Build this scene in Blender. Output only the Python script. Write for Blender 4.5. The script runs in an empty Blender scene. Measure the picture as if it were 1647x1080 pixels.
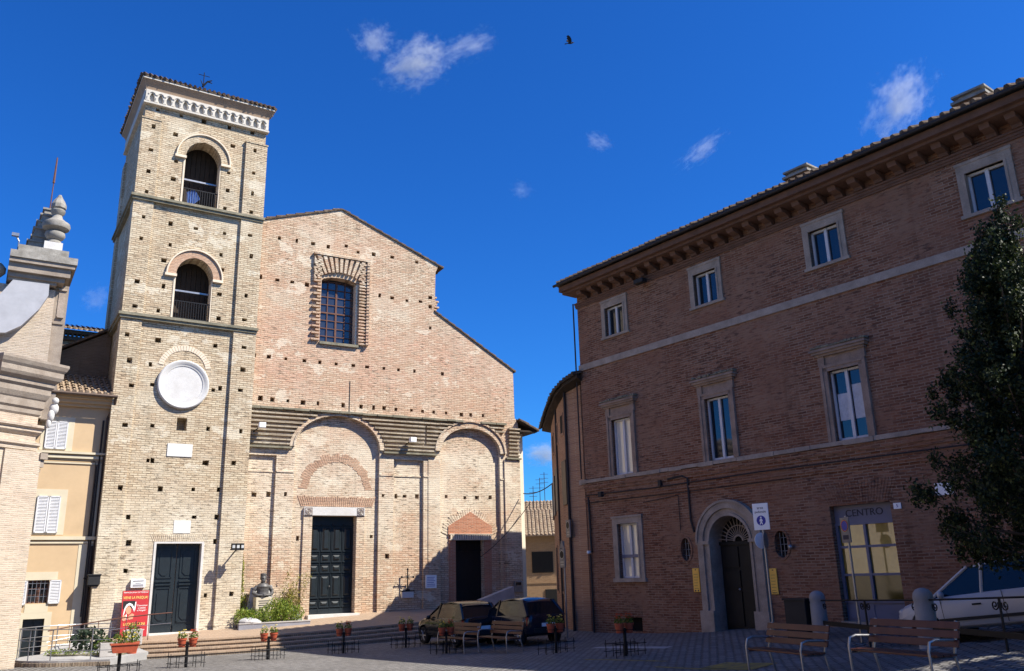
import bpy, bmesh, math, random
from mathutils import Vector, Matrix
R = math.radians
sc = bpy.context.scene
COL = sc.collection
random.seed(7)

# ------------------------------------------------------------------ camera
cam = bpy.data.cameras.new('camera'); camo = bpy.data.objects.new('camera', cam); COL.objects.link(camo)
sc.camera = camo
cam.sensor_width = 36; cam.lens = 1353.8 / 1647 * 36; cam.clip_end = 4000; cam.clip_start = .05
_p, _r = R(15.978), R(-1.551)
_f = Vector((0, math.cos(_p), math.sin(_p))); _u = Vector((0, -math.sin(_p), math.cos(_p))); _x = Vector((1, 0, 0))
_x2 = _x * math.cos(_r) + _u * math.sin(_r); _u2 = _u * math.cos(_r) - _x * math.sin(_r)
m = Matrix.Identity(4)
for i in range(3):
    m[i][0] = _x2[i]; m[i][1] = _u2[i]; m[i][2] = -_f[i]
camo.matrix_world = m

# ------------------------------------------------------------------ sky, sun, exposure
SUN = Vector((.655, -.175, .735)).normalized()
w = bpy.data.worlds.new('World'); sc.world = w; w.use_nodes = True
nt = w.node_tree
sky = nt.nodes.new('ShaderNodeTexSky'); sky.sky_type = 'NISHITA'; sky.sun_disc = False
sky.sun_elevation = math.asin(SUN.z); sky.sun_rotation = math.atan2(SUN.x, SUN.y)
sky.altitude = 200; sky.air_density = 1.0; sky.dust_density = .5; sky.ozone_density = 3.0
hs = nt.nodes.new('ShaderNodeHueSaturation'); hs.inputs['Saturation'].default_value = 1.22; hs.inputs['Hue'].default_value = .505
mul = nt.nodes.new('ShaderNodeMix'); mul.data_type = 'RGBA'; mul.blend_type = 'MULTIPLY'; mul.inputs[0].default_value = 1; mul.inputs[7].default_value = (.36, 1.14, 1.98, 1)
nt.links.new(sky.outputs[0], hs.inputs['Color']); nt.links.new(hs.outputs[0], mul.inputs[6]); nt.links.new(mul.outputs[2], nt.nodes['Background'].inputs[0])
nt.nodes['Background'].inputs[1].default_value = .051
sd = bpy.data.lights.new('sun', 'SUN'); sd.energy = 5; sd.angle = R(.5); sd.color = (1, .945, .84)
so = bpy.data.objects.new('sun', sd); COL.objects.link(so)
so.rotation_euler = SUN.to_track_quat('Z', 'Y').to_euler(); so.location = (30, -10, 60)
sc.view_settings.view_transform = 'Standard'; sc.view_settings.look = 'None'; sc.view_settings.gamma = 1
sc.view_settings.use_curve_mapping = False
sc.view_settings.exposure = .85

# ------------------------------------------------------------------ mesh helpers
class MB:
    """collects simple shapes in the local space of a thing; build() makes ONE mesh object"""
    def __init__(s): s.v = []; s.f = []
    def add(s, vs, fs):
        n = len(s.v); s.v += [tuple(p) for p in vs]; s.f += [tuple(i + n for i in q) for q in fs]; return s
    def box(s, x0, y0, z0, x1, y1, z1):
        x0, x1 = min(x0, x1), max(x0, x1); y0, y1 = min(y0, y1), max(y0, y1); z0, z1 = min(z0, z1), max(z0, z1)
        return s.add([(x0,y0,z0),(x1,y0,z0),(x1,y1,z0),(x0,y1,z0),(x0,y0,z1),(x1,y0,z1),(x1,y1,z1),(x0,y1,z1)],
              [(0,3,2,1),(4,5,6,7),(0,1,5,4),(1,2,6,5),(2,3,7,6),(3,0,4,7)])
    def hexa(s, p): return s.add(p, [(0,3,2,1),(4,5,6,7),(0,1,5,4),(1,2,6,5),(2,3,7,6),(3,0,4,7)])
    def prism(s, poly, y0, y1):          # polygon (x,z) extruded along y
        a = sum(poly[i][0]*poly[(i+1)%len(poly)][1]-poly[(i+1)%len(poly)][0]*poly[i][1] for i in range(len(poly)))
        if a < 0: poly = poly[::-1]
        n = len(poly); vs = [(x, y0, z) for x, z in poly] + [(x, y1, z) for x, z in poly]
        fs = [tuple(range(n)), tuple(range(2*n-1, n-1, -1))] + [((i+1)%n, i, n+i, n+(i+1)%n) for i in range(n)]
        return s.add(vs, fs)
    def prismz(s, poly, z0, z1):         # polygon (x,y) extruded along z (z0, z1 may be lists per vertex)
        a = sum(poly[i][0]*poly[(i+1)%len(poly)][1]-poly[(i+1)%len(poly)][0]*poly[i][1] for i in range(len(poly)))
        if a < 0:
            poly = poly[::-1]
            if isinstance(z0, list): z0 = z0[::-1]
            if isinstance(z1, list): z1 = z1[::-1]
        n = len(poly); A = z0 if isinstance(z0, list) else [z0]*n; B = z1 if isinstance(z1, list) else [z1]*n
        vs = [(x, y, A[i]) for i, (x, y) in enumerate(poly)] + [(x, y, B[i]) for i, (x, y) in enumerate(poly)]
        fs = [tuple(range(n-1, -1, -1)), tuple(range(n, 2*n))] + [(i, (i+1)%n, n+(i+1)%n, n+i) for i in range(n)]
        return s.add(vs, fs)
    def tube(s, pts, r, n=8, caps=True, r1=None):
        pts = [Vector(p) for p in pts]; k = len(pts); vs = []; fs = []
        t0 = (pts[1]-pts[0]).normalized(); ref = Vector((0,0,1)) if abs(t0.z) < .9 else Vector((1,0,0))
        for i, p in enumerate(pts):
            t = (pts[min(i+1,k-1)]-pts[max(i-1,0)]).normalized()
            a = t.cross(ref).normalized() if t.cross(ref).length > 1e-4 else t.orthogonal().normalized(); b = t.cross(a)
            rr = (r if r1 is None else r+(r1-r)*i/(k-1)) if not isinstance(r, (list, tuple)) else r[i]
            for j in range(n):
                an = 2*math.pi*j/n; vs.append(p + a*rr*math.cos(an) + b*rr*math.sin(an))
        for i in range(k-1):
            for j in range(n): fs.append((i*n+j, i*n+(j+1)%n, (i+1)*n+(j+1)%n, (i+1)*n+j))
        if caps: fs += [tuple(range(n-1,-1,-1)), tuple(range((k-1)*n, k*n))]
        return s.add(vs, fs)
    def lathe(s, prof, c=(0,0,0), n=20, axis='z'):   # prof: (r, h)
        k = len(prof); vs = []; fs = []
        for r, h in prof:
            for j in range(n):
                a = 2*math.pi*j/n; x, y = r*math.cos(a), r*math.sin(a)
                vs.append((c[0]+x, c[1]+y, c[2]+h) if axis == 'z' else (c[0]+x, c[1]+h, c[2]+y) if axis == 'y' else (c[0]+h, c[1]+x, c[2]+y))
        for i in range(k-1):
            for j in range(n): fs.append((i*n+j, i*n+(j+1)%n, (i+1)*n+(j+1)%n, (i+1)*n+j))
        fs += [tuple(range(n-1,-1,-1)), tuple(range((k-1)*n, k*n))]
        return s.add(vs, fs)
    def ring(s, cx, cz, ro, ri, y0, y1, a0=0, a1=180, n=24, eo=1, ei=1):   # flat arch ring in xz, extruded along y; eo/ei = height ratio
        vs = []; fs = []; full = abs(a1-a0) >= 359.9
        for i in range(n+1):
            a = R(a0+(a1-a0)*i/n); c, q = math.cos(a), math.sin(a)
            vs += [(cx+ro*c, y0, cz+ro*eo*q), (cx+ri*c, y0, cz+ri*ei*q), (cx+ri*c, y1, cz+ri*ei*q), (cx+ro*c, y1, cz+ro*eo*q)]
        for i in range(n):
            b = i*4; d = b+4
            for j in range(4): fs.append((b+j, d+j, d+(j+1)%4, b+(j+1)%4))
        if not full: fs += [(0,1,2,3), (n*4+3, n*4+2, n*4+1, n*4)]
        return s.add(vs, fs)
    def ell(s, c, r, n=12, k=8):
        vs = []; fs = []
        for i in range(k+1):
            t = math.pi*i/k
            for j in range(n):
                a = 2*math.pi*j/n
                vs.append((c[0]+r[0]*math.sin(t)*math.cos(a), c[1]+r[1]*math.sin(t)*math.sin(a), c[2]-r[2]*math.cos(t)))
        for i in range(k):
            for j in range(n): fs.append((i*n+j, i*n+(j+1)%n, (i+1)*n+(j+1)%n, (i+1)*n+j))
        return s.add(vs, fs)
    def mesh(s, name, dz=0):
        me = bpy.data.meshes.new(name); me.from_pydata([(x,y,z-dz) for x,y,z in s.v], [], s.f)
        bm = bmesh.new(); bm.from_mesh(me)
        bmesh.ops.recalc_face_normals(bm, faces=bm.faces[:]); bm.to_mesh(me); bm.free()
        return me
    def build(s, name, mat, parent=None, smooth=False, bevel=0, dz=None):
        if dz is None: dz = zbase(parent)
        me = s.mesh(name, dz); me.materials.append(mat)
        o = bpy.data.objects.new(name, me); COL.objects.link(o)
        if parent: o.parent = parent
        if smooth: shade(o)
        if bevel:
            b = o.modifiers.new('bevel', 'BEVEL'); b.width = bevel; b.segments = 2; b.limit_method = 'ANGLE'
            apply(o)
        return o

ZB = {}
def zbase(o): 
    while o is not None:
        if o.name in ZB: return ZB[o.name]
        o = o.parent
    return 0
def shade(o, ang=40):
    me = o.data
    for p in me.polygons: p.use_smooth = True
    bm = bmesh.new(); bm.from_mesh(me)
    for e in bm.edges:
        if len(e.link_faces) == 2 and e.calc_face_angle(0) > R(ang): e.smooth = False
    bm.to_mesh(me); bm.free()
def apply(o):
    dg = bpy.context.evaluated_depsgraph_get(); dg.update()
    me = bpy.data.meshes.new_from_object(o.evaluated_get(dg)); old = o.data
    o.modifiers.clear(); o.data = me; me.name = old.name; bpy.data.meshes.remove(old)
def cut(o, mb, dz=None):
    if not mb.v: return
    c = mb.build('cutter', o.data.materials[0], None, dz=zbase(o) if dz is None else dz)
    c.parent = o.parent; c.matrix_parent_inverse = Matrix.Identity(4)
    b = o.modifiers.new('b', 'BOOLEAN'); b.operation = 'DIFFERENCE'; b.solver = 'EXACT'; b.use_self = True; b.object = c
    apply(o)
    me = c.data; bpy.data.objects.remove(c); bpy.data.meshes.remove(me)
def setp(o, label=None, cat=None, group=None, kind=None):
    if label: o['label'] = label
    if cat: o['category'] = cat
    if group: o['group'] = group
    if kind: o['kind'] = kind
    return o
def thing(name, loc, ang=0, label=None, cat=None, group=None, absz=False):
    o = bpy.data.objects.new(name, None); COL.objects.link(o); o.location = loc; o.rotation_euler = (0,0,ang)
    o.empty_display_size = .3
    ZB[o.name] = loc[2] if absz else 0
    return setp(o, label, cat, group)
def clone(o, parent=None):
    c = o.copy(); COL.objects.link(c)
    if parent: c.parent = parent
    for ch in [q for q in bpy.data.objects if q.parent == o]: clone(ch, c)
    return c
def text(body, size, name, mat, parent, loc, rot, ext=.004, align='CENTER', sx=1):
    cu = bpy.data.curves.new('txt', 'FONT'); cu.body = body; cu.size = size; cu.extrude = ext; cu.align_x = align; cu.align_y = 'CENTER'
    t = bpy.data.objects.new('txt', cu); COL.objects.link(t)
    dg = bpy.context.evaluated_depsgraph_get(); dg.update()
    me = bpy.data.meshes.new_from_object(t.evaluated_get(dg)); bpy.data.objects.remove(t); bpy.data.curves.remove(cu)
    M = Matrix.Translation((loc[0], loc[1], loc[2]-zbase(parent))) @ rot.to_4x4() @ Matrix.Diagonal((sx,1,1,1))
    me.transform(M); me.name = name; me.materials.clear(); me.materials.append(mat)
    o = bpy.data.objects.new(name, me); COL.objects.link(o); o.parent = parent
    return o
UPR = Matrix.Rotation(R(90), 3, 'X')      # text standing in the xz plane, read from -y

def G(X, Y):
    """height of the sloping square below eye level"""
    def sst(a, b, x):
        t = min(max((x-a)/(b-a), 0), 1); return t*t*(3-2*t)
    def sp(x): return min((x*1.5 if x > 20 else math.log1p(math.exp(x*1.5)))/1.5, 12)
    wn = 1-sst(17, 27, Y)
    lat = .075*sp(X+1)*(1-wn)+.14*sp(X-4)*wn
    du, dv = X-2.42, Y-31.5; u_ = .612*du-.79*dv; o_ = -.79*du-.612*dv      # the lane along the palace lies lower behind the bollards
    lat -= .22*sst(11.9,13.2,u_)*(1-sst(22,26,u_))*sst(.1,.6,o_)*(1-sst(3.3,4.1,o_))
    return -1.66-.0225*min(max(Y,-20),33.5)+lat*(1-sst(34,46,Y))+.022*max(0,min(X,2)+12)*sst(28,35,Y)

# ------------------------------------------------------------------ materials
def newmat(name):
    m = bpy.data.materials.new(name); m.use_nodes = True; t = m.node_tree
    return m, t, t.nodes['Principled BSDF']
class N:
    def __init__(s, t): s.t = t; s.l = t.links
    def n(s, typ, **k):
        q = s.t.nodes.new(typ)
        for a, v in k.items(): setattr(q, a, v)
        return q
    def link(s, a, b): s.l.new(a, b)
    def noise(s, vec, scale, detail=4, rough=.6):
        q = s.n('ShaderNodeTexNoise'); q.inputs['Scale'].default_value = scale; q.inputs['Detail'].default_value = detail; q.inputs['Roughness'].default_value = rough
        if vec is not None: s.link(vec, q.inputs['Vector'])
        return q.outputs['Fac']
    def ramp(s, fac, a, b, va=0., vb=1.):
        q = s.n('ShaderNodeMapRange'); q.inputs[1].default_value = a; q.inputs[2].default_value = b; q.inputs[3].default_value = va; q.inputs[4].default_value = vb
        s.link(fac, q.inputs[0]); return q.outputs[0]
    def mix(s, fac, a, b, mode='MIX'):
        q = s.n('ShaderNodeMix', data_type='RGBA', blend_type=mode)
        if hasattr(fac, 'is_linked'): s.link(fac, q.inputs[0])
        else: q.inputs[0].default_value = fac
        for v, i in ((a, 6), (b, 7)):
            if hasattr(v, 'is_linked'): s.link(v, q.inputs[i])
            else: q.inputs[i].default_value = (*v, 1) if len(v) == 3 else v
        return q.outputs[2]
    def scale(s, vec, x, y, z, rz=0):
        q = s.n('ShaderNodeMapping'); q.inputs['Scale'].default_value = (x, y, z); q.inputs['Rotation'].default_value = (0,0,rz); s.link(vec, q.inputs[0]); return q.outputs[0]
    def math(s, op, a, b=None):
        q = s.n('ShaderNodeMath', operation=op)
        for v, i in ((a, 0), (b, 1)):
            if v is None: continue
            if hasattr(v, 'is_linked'): s.link(v, q.inputs[i])
            else: q.inputs[i].default_value = v
        return q.outputs[0]
    def bump(s, h, strength, dist, bsdf):
        q = s.n('ShaderNodeBump'); q.inputs['Strength'].default_value = strength; q.inputs['Distance'].default_value = dist
        s.link(h, q.inputs['Height']); s.link(q.outputs[0], bsdf.inputs['Normal'])

def plain(name, col, rough=.8, metal=0., var=.25, scale=3., bump=0., col2=None, spec=.3, fine=0.):
    m, t, b = newmat(name); g = N(t)
    b.inputs['Roughness'].default_value = rough; b.inputs['Metallic'].default_value = metal; b.inputs['Specular IOR Level'].default_value = spec
    tc = g.n('ShaderNodeTexCoord').outputs['Object']
    f = g.noise(tc, scale, 6, .65)
    c2 = col2 or tuple(c*(1-var) for c in col); c1 = col if col2 else tuple(min(1, c*(1+var*.5)) for c in col)
    c = g.mix(g.ramp(f, .3, .7), c2, c1)
    if fine: c = g.mix(g.ramp(g.noise(tc, scale*14, 3), .35, .65, 0, fine), c, tuple(x*.4 for x in col))
    g.link(c, b.inputs['Base Color'])
    if bump: g.bump(g.noise(tc, scale*6, 5), bump, .02, b)
    return m

def brick(name, c1, c2, mortar, pink=None, pinkamt=.5, rowh=.066, bw=.27, dash=.5, bumps=.5, mort=.012, pale=None, stain=(.16,.12,.09), palezone=None, contrast=None, lowdark=None, pinkzone=None):
    m, t, b = newmat(name); g = N(t)
    b.inputs['Roughness'].default_value = .92; b.inputs['Specular IOR Level'].default_value = .15
    tc = g.n('ShaderNodeTexCoord').outputs['Object']
    sp = g.n('ShaderNodeSeparateXYZ'); g.link(tc, sp.inputs[0])
    xy = g.math('ADD', sp.outputs[0], sp.outputs[1])
    cb = g.n('ShaderNodeCombineXYZ'); g.link(xy, cb.inputs[0]); g.link(sp.outputs[2], cb.inputs[1])
    wv = cb.outputs[0]
    # rows waver a little
    wn = g.noise(wv, .9, 2); wz = g.ramp(wn, 0, 1, -.03, .03)
    wz2 = g.ramp(g.noise(wv, 9, 2), 0, 1, -.012, .012)
    z2 = g.math('ADD', g.math('ADD', sp.outputs[2], wz), wz2); cb2 = g.n('ShaderNodeCombineXYZ'); g.link(xy, cb2.inputs[0]); g.link(z2, cb2.inputs[1])
    br = g.n('ShaderNodeTexBrick'); br.offset = .5; br.squash = 1.0
    for k, v in (('Scale', 1), ('Mortar Size', mort), ('Mortar Smooth', .3), ('Bias', -.1), ('Brick Width', bw), ('Row Height', rowh)): br.inputs[k].default_value = v
    br.inputs['Color1'].default_value = (*c1, 1); br.inputs['Color2'].default_value = (*c2, 1); br.inputs['Mortar'].default_value = (*mortar, 1)
    g.link(cb2.outputs[0], br.inputs['Vector'])
    c = br.outputs['Color']
    if contrast:       # patches where the joints are smeared over
        sm = g.ramp(g.noise(wv, contrast[0], 3), contrast[1], contrast[2])
        c = g.mix(sm, c, g.mix(g.noise(wv, 7, 3), c1, contrast[3]))
    if pink: c = g.mix(g.ramp(g.noise(g.scale(wv, .8, 1.6, 1), .55, 4, .65), .44, .62, 0, pinkamt), c, g.mix(.5, c, pink))
    if pink: c = g.mix(g.ramp(g.noise(g.scale(wv, 5, 15, 1), 1, 3, .6), .56, .66, 0, pinkamt), c, pink)
    if pale: c = g.mix(g.ramp(g.noise(wv, .38, 5, .7), .5, .68, 0, .75), c, g.mix(.3, pale, c))
    if palezone:       # a lighter band of bare mortar between two heights
        zf = g.math('MULTIPLY', g.ramp(sp.outputs[2], palezone[0], palezone[0]+1.5), g.ramp(sp.outputs[2], palezone[1]-1.5, palezone[1], 1, 0))
        zf = g.math('MULTIPLY', zf, g.ramp(g.noise(wv, .7, 4), .3, .6)); c = g.mix(g.math('MULTIPLY', zf, .7), c, palezone[2])
    if pinkzone:
        zf = g.math('MULTIPLY', g.ramp(sp.outputs[2], pinkzone[0], pinkzone[0]+1.8), g.ramp(sp.outputs[2], pinkzone[1]-1.2, pinkzone[1], 1, 0))
        zf = g.math('MULTIPLY', zf, g.ramp(g.noise(wv, .5, 5, .65), .32, .6)); c = g.mix(g.math('MULTIPLY', zf, .62), c, g.mix(.5, c, pinkzone[2], 'MIX'))
        c = g.mix(g.math('MULTIPLY', zf, g.ramp(g.noise(g.scale(wv, 3.3, 11, 1), 1, 2), .5, .56, 0, .6)), c, pinkzone[2])
    d = g.noise(g.scale(wv, 3.0, 14, 1), 1, 5, .66)
    dm = g.math('MULTIPLY', g.ramp(d, .54, .62), g.ramp(g.noise(wv, .5, 4), .38, .62, .2, 1))
    c = g.mix(g.math('MULTIPLY', dm, dash), c, stain)
    c = g.mix(g.ramp(g.noise(wv, 1.3, 5), .3, .75, .0, .35), c, tuple(x*.55 for x in c1))
    c = g.mix(g.math('MULTIPLY', g.ramp(g.noise(g.scale(wv, 2.6, .2, 1), 1, 4, .65), .54, .7, 0, .5), g.ramp(g.noise(wv, .25, 3), .4, .6)), c, tuple(x*.4 for x in c1))
    if pale: c = g.mix(g.ramp(g.noise(g.scale(wv, .55, .8, 1), 1, 6, .72), .575, .60, 0, .55), c, pale)
    if lowdark:  # mixes a darker colour into patches towards the bottom
        zf = g.math('MULTIPLY', g.ramp(sp.outputs[2], lowdark[0], lowdark[1], 1, 0), g.ramp(g.noise(wv, 1.1, 4), .35, .65))
        c = g.mix(g.math('MULTIPLY', zf, .8), c, lowdark[2])
    g.link(c, b.inputs['Base Color'])
    h = g.math('ADD', g.math('MULTIPLY', br.outputs['Fac'], -1), g.math('ADD', g.math('MULTIPLY', dm, -1.2), g.math('MULTIPLY', g.noise(wv, 22, 3), .5)))
    g.bump(h, bumps, .025, b)
    return m

def paving(name, c1, c2, mortar, bw, rh, rot=0, bumps=.6, mort=.012, dirt=(.05,.045,.04)):
    m, t, b = newmat(name); g = N(t)
    b.inputs['Roughness'].default_value = .75; b.inputs['Specular IOR Level'].default_value = .25
    tc = g.scale(g.n('ShaderNodeTexCoord').outputs['Object'], 1, 1, 1, rot)
    wo = g.n('ShaderNodeTexNoise'); wo.inputs['Scale'].default_value = 2.2; g.link(tc, wo.inputs['Vector'])
    ad = g.n('ShaderNodeMix', data_type='VECTOR'); ad.inputs[0].default_value = .05; g.link(tc, ad.inputs[4]); g.link(wo.outputs['Color'], ad.inputs[5])
    br = g.n('ShaderNodeTexBrick'); br.offset = .5
    for k, v in (('Scale', 1), ('Mortar Size', mort), ('Mortar Smooth', .6), ('Bias', 0), ('Brick Width', bw), ('Row Height', rh)): br.inputs[k].default_value = v
    br.inputs['Color1'].default_value = (*c1, 1); br.inputs['Color2'].default_value = (*c2, 1); br.inputs['Mortar'].default_value = (*mortar, 1)
    g.link(ad.outputs[1], br.inputs['Vector'])
    c = g.mix(g.ramp(g.noise(tc, .35, 6, .7), .35, .7, 0, .55), br.outputs['Color'], dirt)
    c = g.mix(g.ramp(g.noise(tc, 30, 3), .3, .8, 0, .35), c, tuple(x*1.6 for x in c1))
    g.link(c, b.inputs['Base Color'])
    g.bump(g.math('ADD', g.math('MULTIPLY', br.outputs['Fac'], -1), g.math('MULTIPLY', g.noise(tc, 14, 3), .6)), bumps, .03, b)
    return m

def tilemat(name, c1, c2, c3):
    m, t, b = newmat(name); g = N(t); b.inputs['Roughness'].default_value = .95; b.inputs['Specular IOR Level'].default_value = .1
    tc = g.n('ShaderNodeTexCoord').outputs['Object']
    c = g.mix(g.ramp(g.noise(tc, 3.2, 5), .35, .65), c1, c2)
    c = g.mix(g.ramp(g.noise(tc, 7, 5), .5, .66, 0, .8), c, c3)
    g.link(c, b.inputs['Base Color']); g.bump(g.noise(tc, 12, 4), .5, .03, b)
    return m

def glassmat(name, col=(.012,.016,.022), rough=.04):
    m, t, b = newmat(name); g = N(t)
    b.inputs['Base Color'].default_value = (*col, 1); b.inputs['Roughness'].default_value = rough; b.inputs['IOR'].default_value = 1.72
    tc = g.n('ShaderNodeTexCoord').outputs['Object']
    g.bump(g.noise(tc, 1.4, 2), .03, .05, b)
    return m

def leafmat(name, a, bcol, c, trans=.35):
    m, t, b = newmat(name); g = N(t); b.inputs['Roughness'].default_value = .55; b.inputs['Specular IOR Level'].default_value = .25
    oi = g.n('ShaderNodeNewGeometry').outputs['Random Per Island']
    c1 = g.mix(g.ramp(oi, 0, .7), a, bcol); c1 = g.mix(g.ramp(oi, .8, 1), c1, c)
    g.link(c1, b.inputs['Base Color'])
    tr = g.n('ShaderNodeBsdfTranslucent'); g.link(c1, tr.inputs[0])
    mx = g.n('ShaderNodeMixShader'); mx.inputs[0].default_value = trans; g.link(b.outputs[0], mx.inputs[1]); g.link(tr.outputs[0], mx.inputs[2])
    g.link(mx.outputs[0], t.nodes['Material Output'].inputs[0])
    return m

M = {}
M['tower'] = brick('tower brick', (.66,.555,.39), (.48,.355,.225), (.25,.18,.115), pink=(.53,.35,.23), pinkamt=.3, pale=(.70,.63,.49), dash=.85, palezone=(-1,6.5,(.72,.655,.53)), rowh=.088, bw=.30, mort=.014, stain=(.10,.07,.05))
M['facade'] = brick('church brick', (.70,.56,.40), (.53,.345,.22), (.27,.18,.115), pink=(.58,.30,.19), pinkamt=.6, pale=(.74,.65,.50), dash=.85, palezone=(3.2,9.5,(.78,.70,.55)), pinkzone=(9.6,14.6,(.61,.35,.24)), rowh=.088, bw=.30, mort=.014, stain=(.11,.075,.05))
M['courses'] = brick('weathered course brick', (.50,.41,.30), (.36,.28,.19), (.2,.15,.1), pale=(.58,.52,.40), dash=.7, rowh=.08, bw=.3, stain=(.10,.08,.05))
M['baroquestone'] = plain('baroque cornice stone', (.40,.335,.27), .9, scale=2.5, col2=(.26,.205,.16), bump=.4, fine=.4)
M['pinkbrick'] = brick('pink brick', (.60,.40,.275), (.50,.29,.19), (.4,.28,.19), dash=.5)
M['redbrick'] = brick('red brick', (.50,.20,.11), (.42,.15,.08), (.50,.34,.24), dash=.4, rowh=.06)
M['palazzo'] = brick('palazzo brick', (.31,.16,.10), (.115,.045,.026), (.33,.235,.17), pink=(.21,.055,.022), pinkamt=.5, dash=.95, rowh=.078, bw=.29, mort=.014, stain=(.07,.04,.035), contrast=(.42,.48,.62,(.28,.18,.125)), lowdark=(-2.0,.9,(.10,.06,.042)))
M['curved'] = brick('old ochre brick', (.45,.26,.16), (.36,.19,.12), (.46,.32,.22), dash=.5, stain=(.1,.06,.04))
M['farbrick'] = brick('far brick', (.33,.20,.105), (.27,.155,.08), (.33,.24,.15), dash=.4)
M['palebrick'] = brick('pale baroque brick', (.56,.46,.35), (.46,.36,.26), (.58,.50,.40), pink=(.52,.34,.26), pinkamt=.3, dash=.25, rowh=.06)
M['darkbrick'] = brick('weathered brick', (.20,.14,.10), (.14,.10,.07), (.2,.16,.12), dash=.4)
M['stone'] = plain('pale stone', (.44,.41,.36), .9, scale=3.2, col2=(.20,.18,.15), bump=.4, fine=.5)
M['palstone'] = plain('grey palace stone', (.40,.325,.265), .85, var=.35, scale=2.5, bump=.3, fine=.35)
M['tanstone'] = plain('tan sandstone', (.36,.26,.20), .9, var=.4, scale=2.5, bump=.4, fine=.4)
M['white'] = plain('white plaster', (.70,.68,.64), .8, var=.14, scale=1.5, bump=.1)
M['marble'] = plain('white marble', (.70,.68,.65), .6, scale=2.2, col2=(.58,.55,.51), fine=.25)
M['ledge'] = plain('mossy ledge stone', (.34,.30,.21), .95, scale=2.5, col2=(.15,.14,.10), bump=.5, fine=.5)
M['cove'] = plain('brown cove plaster', (.34,.24,.16), .85, var=.2, scale=2)
M['frieze'] = plain('frieze stone', (.64,.59,.51), .8, var=.2, scale=4, fine=.3)
M['corbel'] = plain('dark corbel brick', (.21,.115,.08), .9, scale=3, col2=(.12,.065,.045), bump=.4, fine=.4)
M['cream'] = plain('cream jamb', (.72,.60,.45), .8, var=.15, scale=3)
M['ochre'] = plain('ochre plaster', (.56,.405,.245), .85, var=.12, scale=.9, bump=.08)
M['paleochre'] = plain('pale plaster', (.60,.53,.39), .85, var=.1, scale=1.2)
M['render'] = plain('cream render', (.80,.70,.55), .85, var=.15, scale=1)
M['shutter'] = plain('shutter paint', (.66,.66,.68), .6, var=.12, scale=6)
M['door'] = plain('dark blue green door', (.010,.016,.020), .42, var=.3, scale=4, spec=.5)
M['blackdoor'] = plain('near black door', (.012,.010,.009), .6, var=.3, scale=3)
M['iron'] = plain('black iron', (.02,.02,.022), .5, .6, var=.3, scale=8)
M['steel'] = plain('grey steel', (.34,.34,.35), .4, .8, var=.2, scale=8)
M['pipe'] = plain('brown downpipe', (.10,.07,.055), .5, .4, var=.3, scale=4)
M['darkpipe'] = plain('dark cable', (.035,.03,.03), .7, var=.2, scale=4)
M['tile'] = tilemat('terracotta tiles', (.33,.24,.16), (.22,.15,.10), (.46,.40,.30))
M['darktile'] = tilemat('dark roof tiles', (.12,.085,.06), (.07,.05,.04), (.20,.16,.12))
M['glass'] = glassmat('window glass')
M['oldglass'] = glassmat('leaded glass', (.03,.035,.05), .12)
M['winframe'] = plain('white window frame', (.62,.60,.60), .5, var=.08, scale=5)
M['rust'] = plain('rusty bars', (.16,.08,.06), .8, .2, var=.3, scale=9)
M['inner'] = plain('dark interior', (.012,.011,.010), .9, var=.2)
M['cream_shutter'] = plain('cream inner shutter', (.80,.70,.54), .6, var=.1, scale=3)  # cream colour paints the sunlit tower's reflection into the pane
for k in ('cream_shutter',):
    b = M[k].node_tree.nodes['Principled BSDF']; b.inputs['Coat Weight'].default_value = 1; b.inputs['Coat IOR'].default_value = 2.1; b.inputs['Coat Roughness'].default_value = .02
M['curtain'] = plain('white curtain', (.62,.62,.64), .8, var=.2, scale=9)
M['cobble'] = paving('cobbles', (.28,.265,.25), (.155,.148,.14), (.018,.017,.016), .23, .14, R(52), 1.0, .028)
M['brickpave'] = paving('brick paving', (.40,.29,.20), (.32,.22,.15), (.22,.17,.13), .27, .07, R(-29.7), .5, .008, (.20,.16,.12))
M['stepbrick'] = paving('step brick', (.42,.33,.23), (.28,.2,.14), (.10,.08,.06), .075, .30, R(-29.7), .6, .012, (.16,.13,.09))
M['concrete'] = plain('grey concrete', (.34,.33,.32), .9, var=.25, scale=1.5, bump=.2)
M['bluestone'] = plain('blue grey planter', (.26,.26,.29), .9, var=.2, scale=2)
M['yellowpaint'] = plain('worn yellow road paint', (.42,.28,.05), .8, scale=5, col2=(.15,.12,.08))
M['terracotta'] = plain('red plastic pot', (.42,.085,.04), .55, var=.2, scale=9)
M['soil'] = plain('soil', (.05,.035,.025), .95)
M['leaf'] = leafmat('pot leaves', (.06,.11,.02), (.11,.17,.03), (.35,.33,.06))
M['hedge'] = leafmat('hedge leaves', (.10,.17,.02), (.22,.28,.04), (.42,.42,.08))
M['tree'] = leafmat('tree leaves', (.012,.020,.008), (.026,.040,.013), (.12,.14,.04), .18)
M['darkleaf'] = leafmat('dark leaves', (.02,.035,.02), (.04,.06,.035), (.10,.14,.09))
M['bamboo'] = leafmat('bamboo leaves', (.14,.14,.03), (.28,.24,.05), (.42,.36,.09))
M['ivy'] = leafmat('climber leaves', (.12,.17,.03), (.30,.30,.05), (.45,.42,.1))
M['flower_red'] = leafmat('red petals', (.5,.06,.02), (.6,.12,.03), (.5,.04,.02))
M['flower_yellow'] = leafmat('yellow petals', (.7,.5,.05), (.75,.62,.12), (.7,.7,.3))
M['bark'] = plain('bark', (.11,.085,.065), .95, var=.4, scale=9, bump=.5)
M['benchwood'] = plain('red brown bench wood', (.10,.03,.016), .45, var=.25, scale=6, spec=.4)
M['bronze'] = plain('dark bronze', (.12,.115,.11), .5, .25, var=.4, scale=7)
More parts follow.
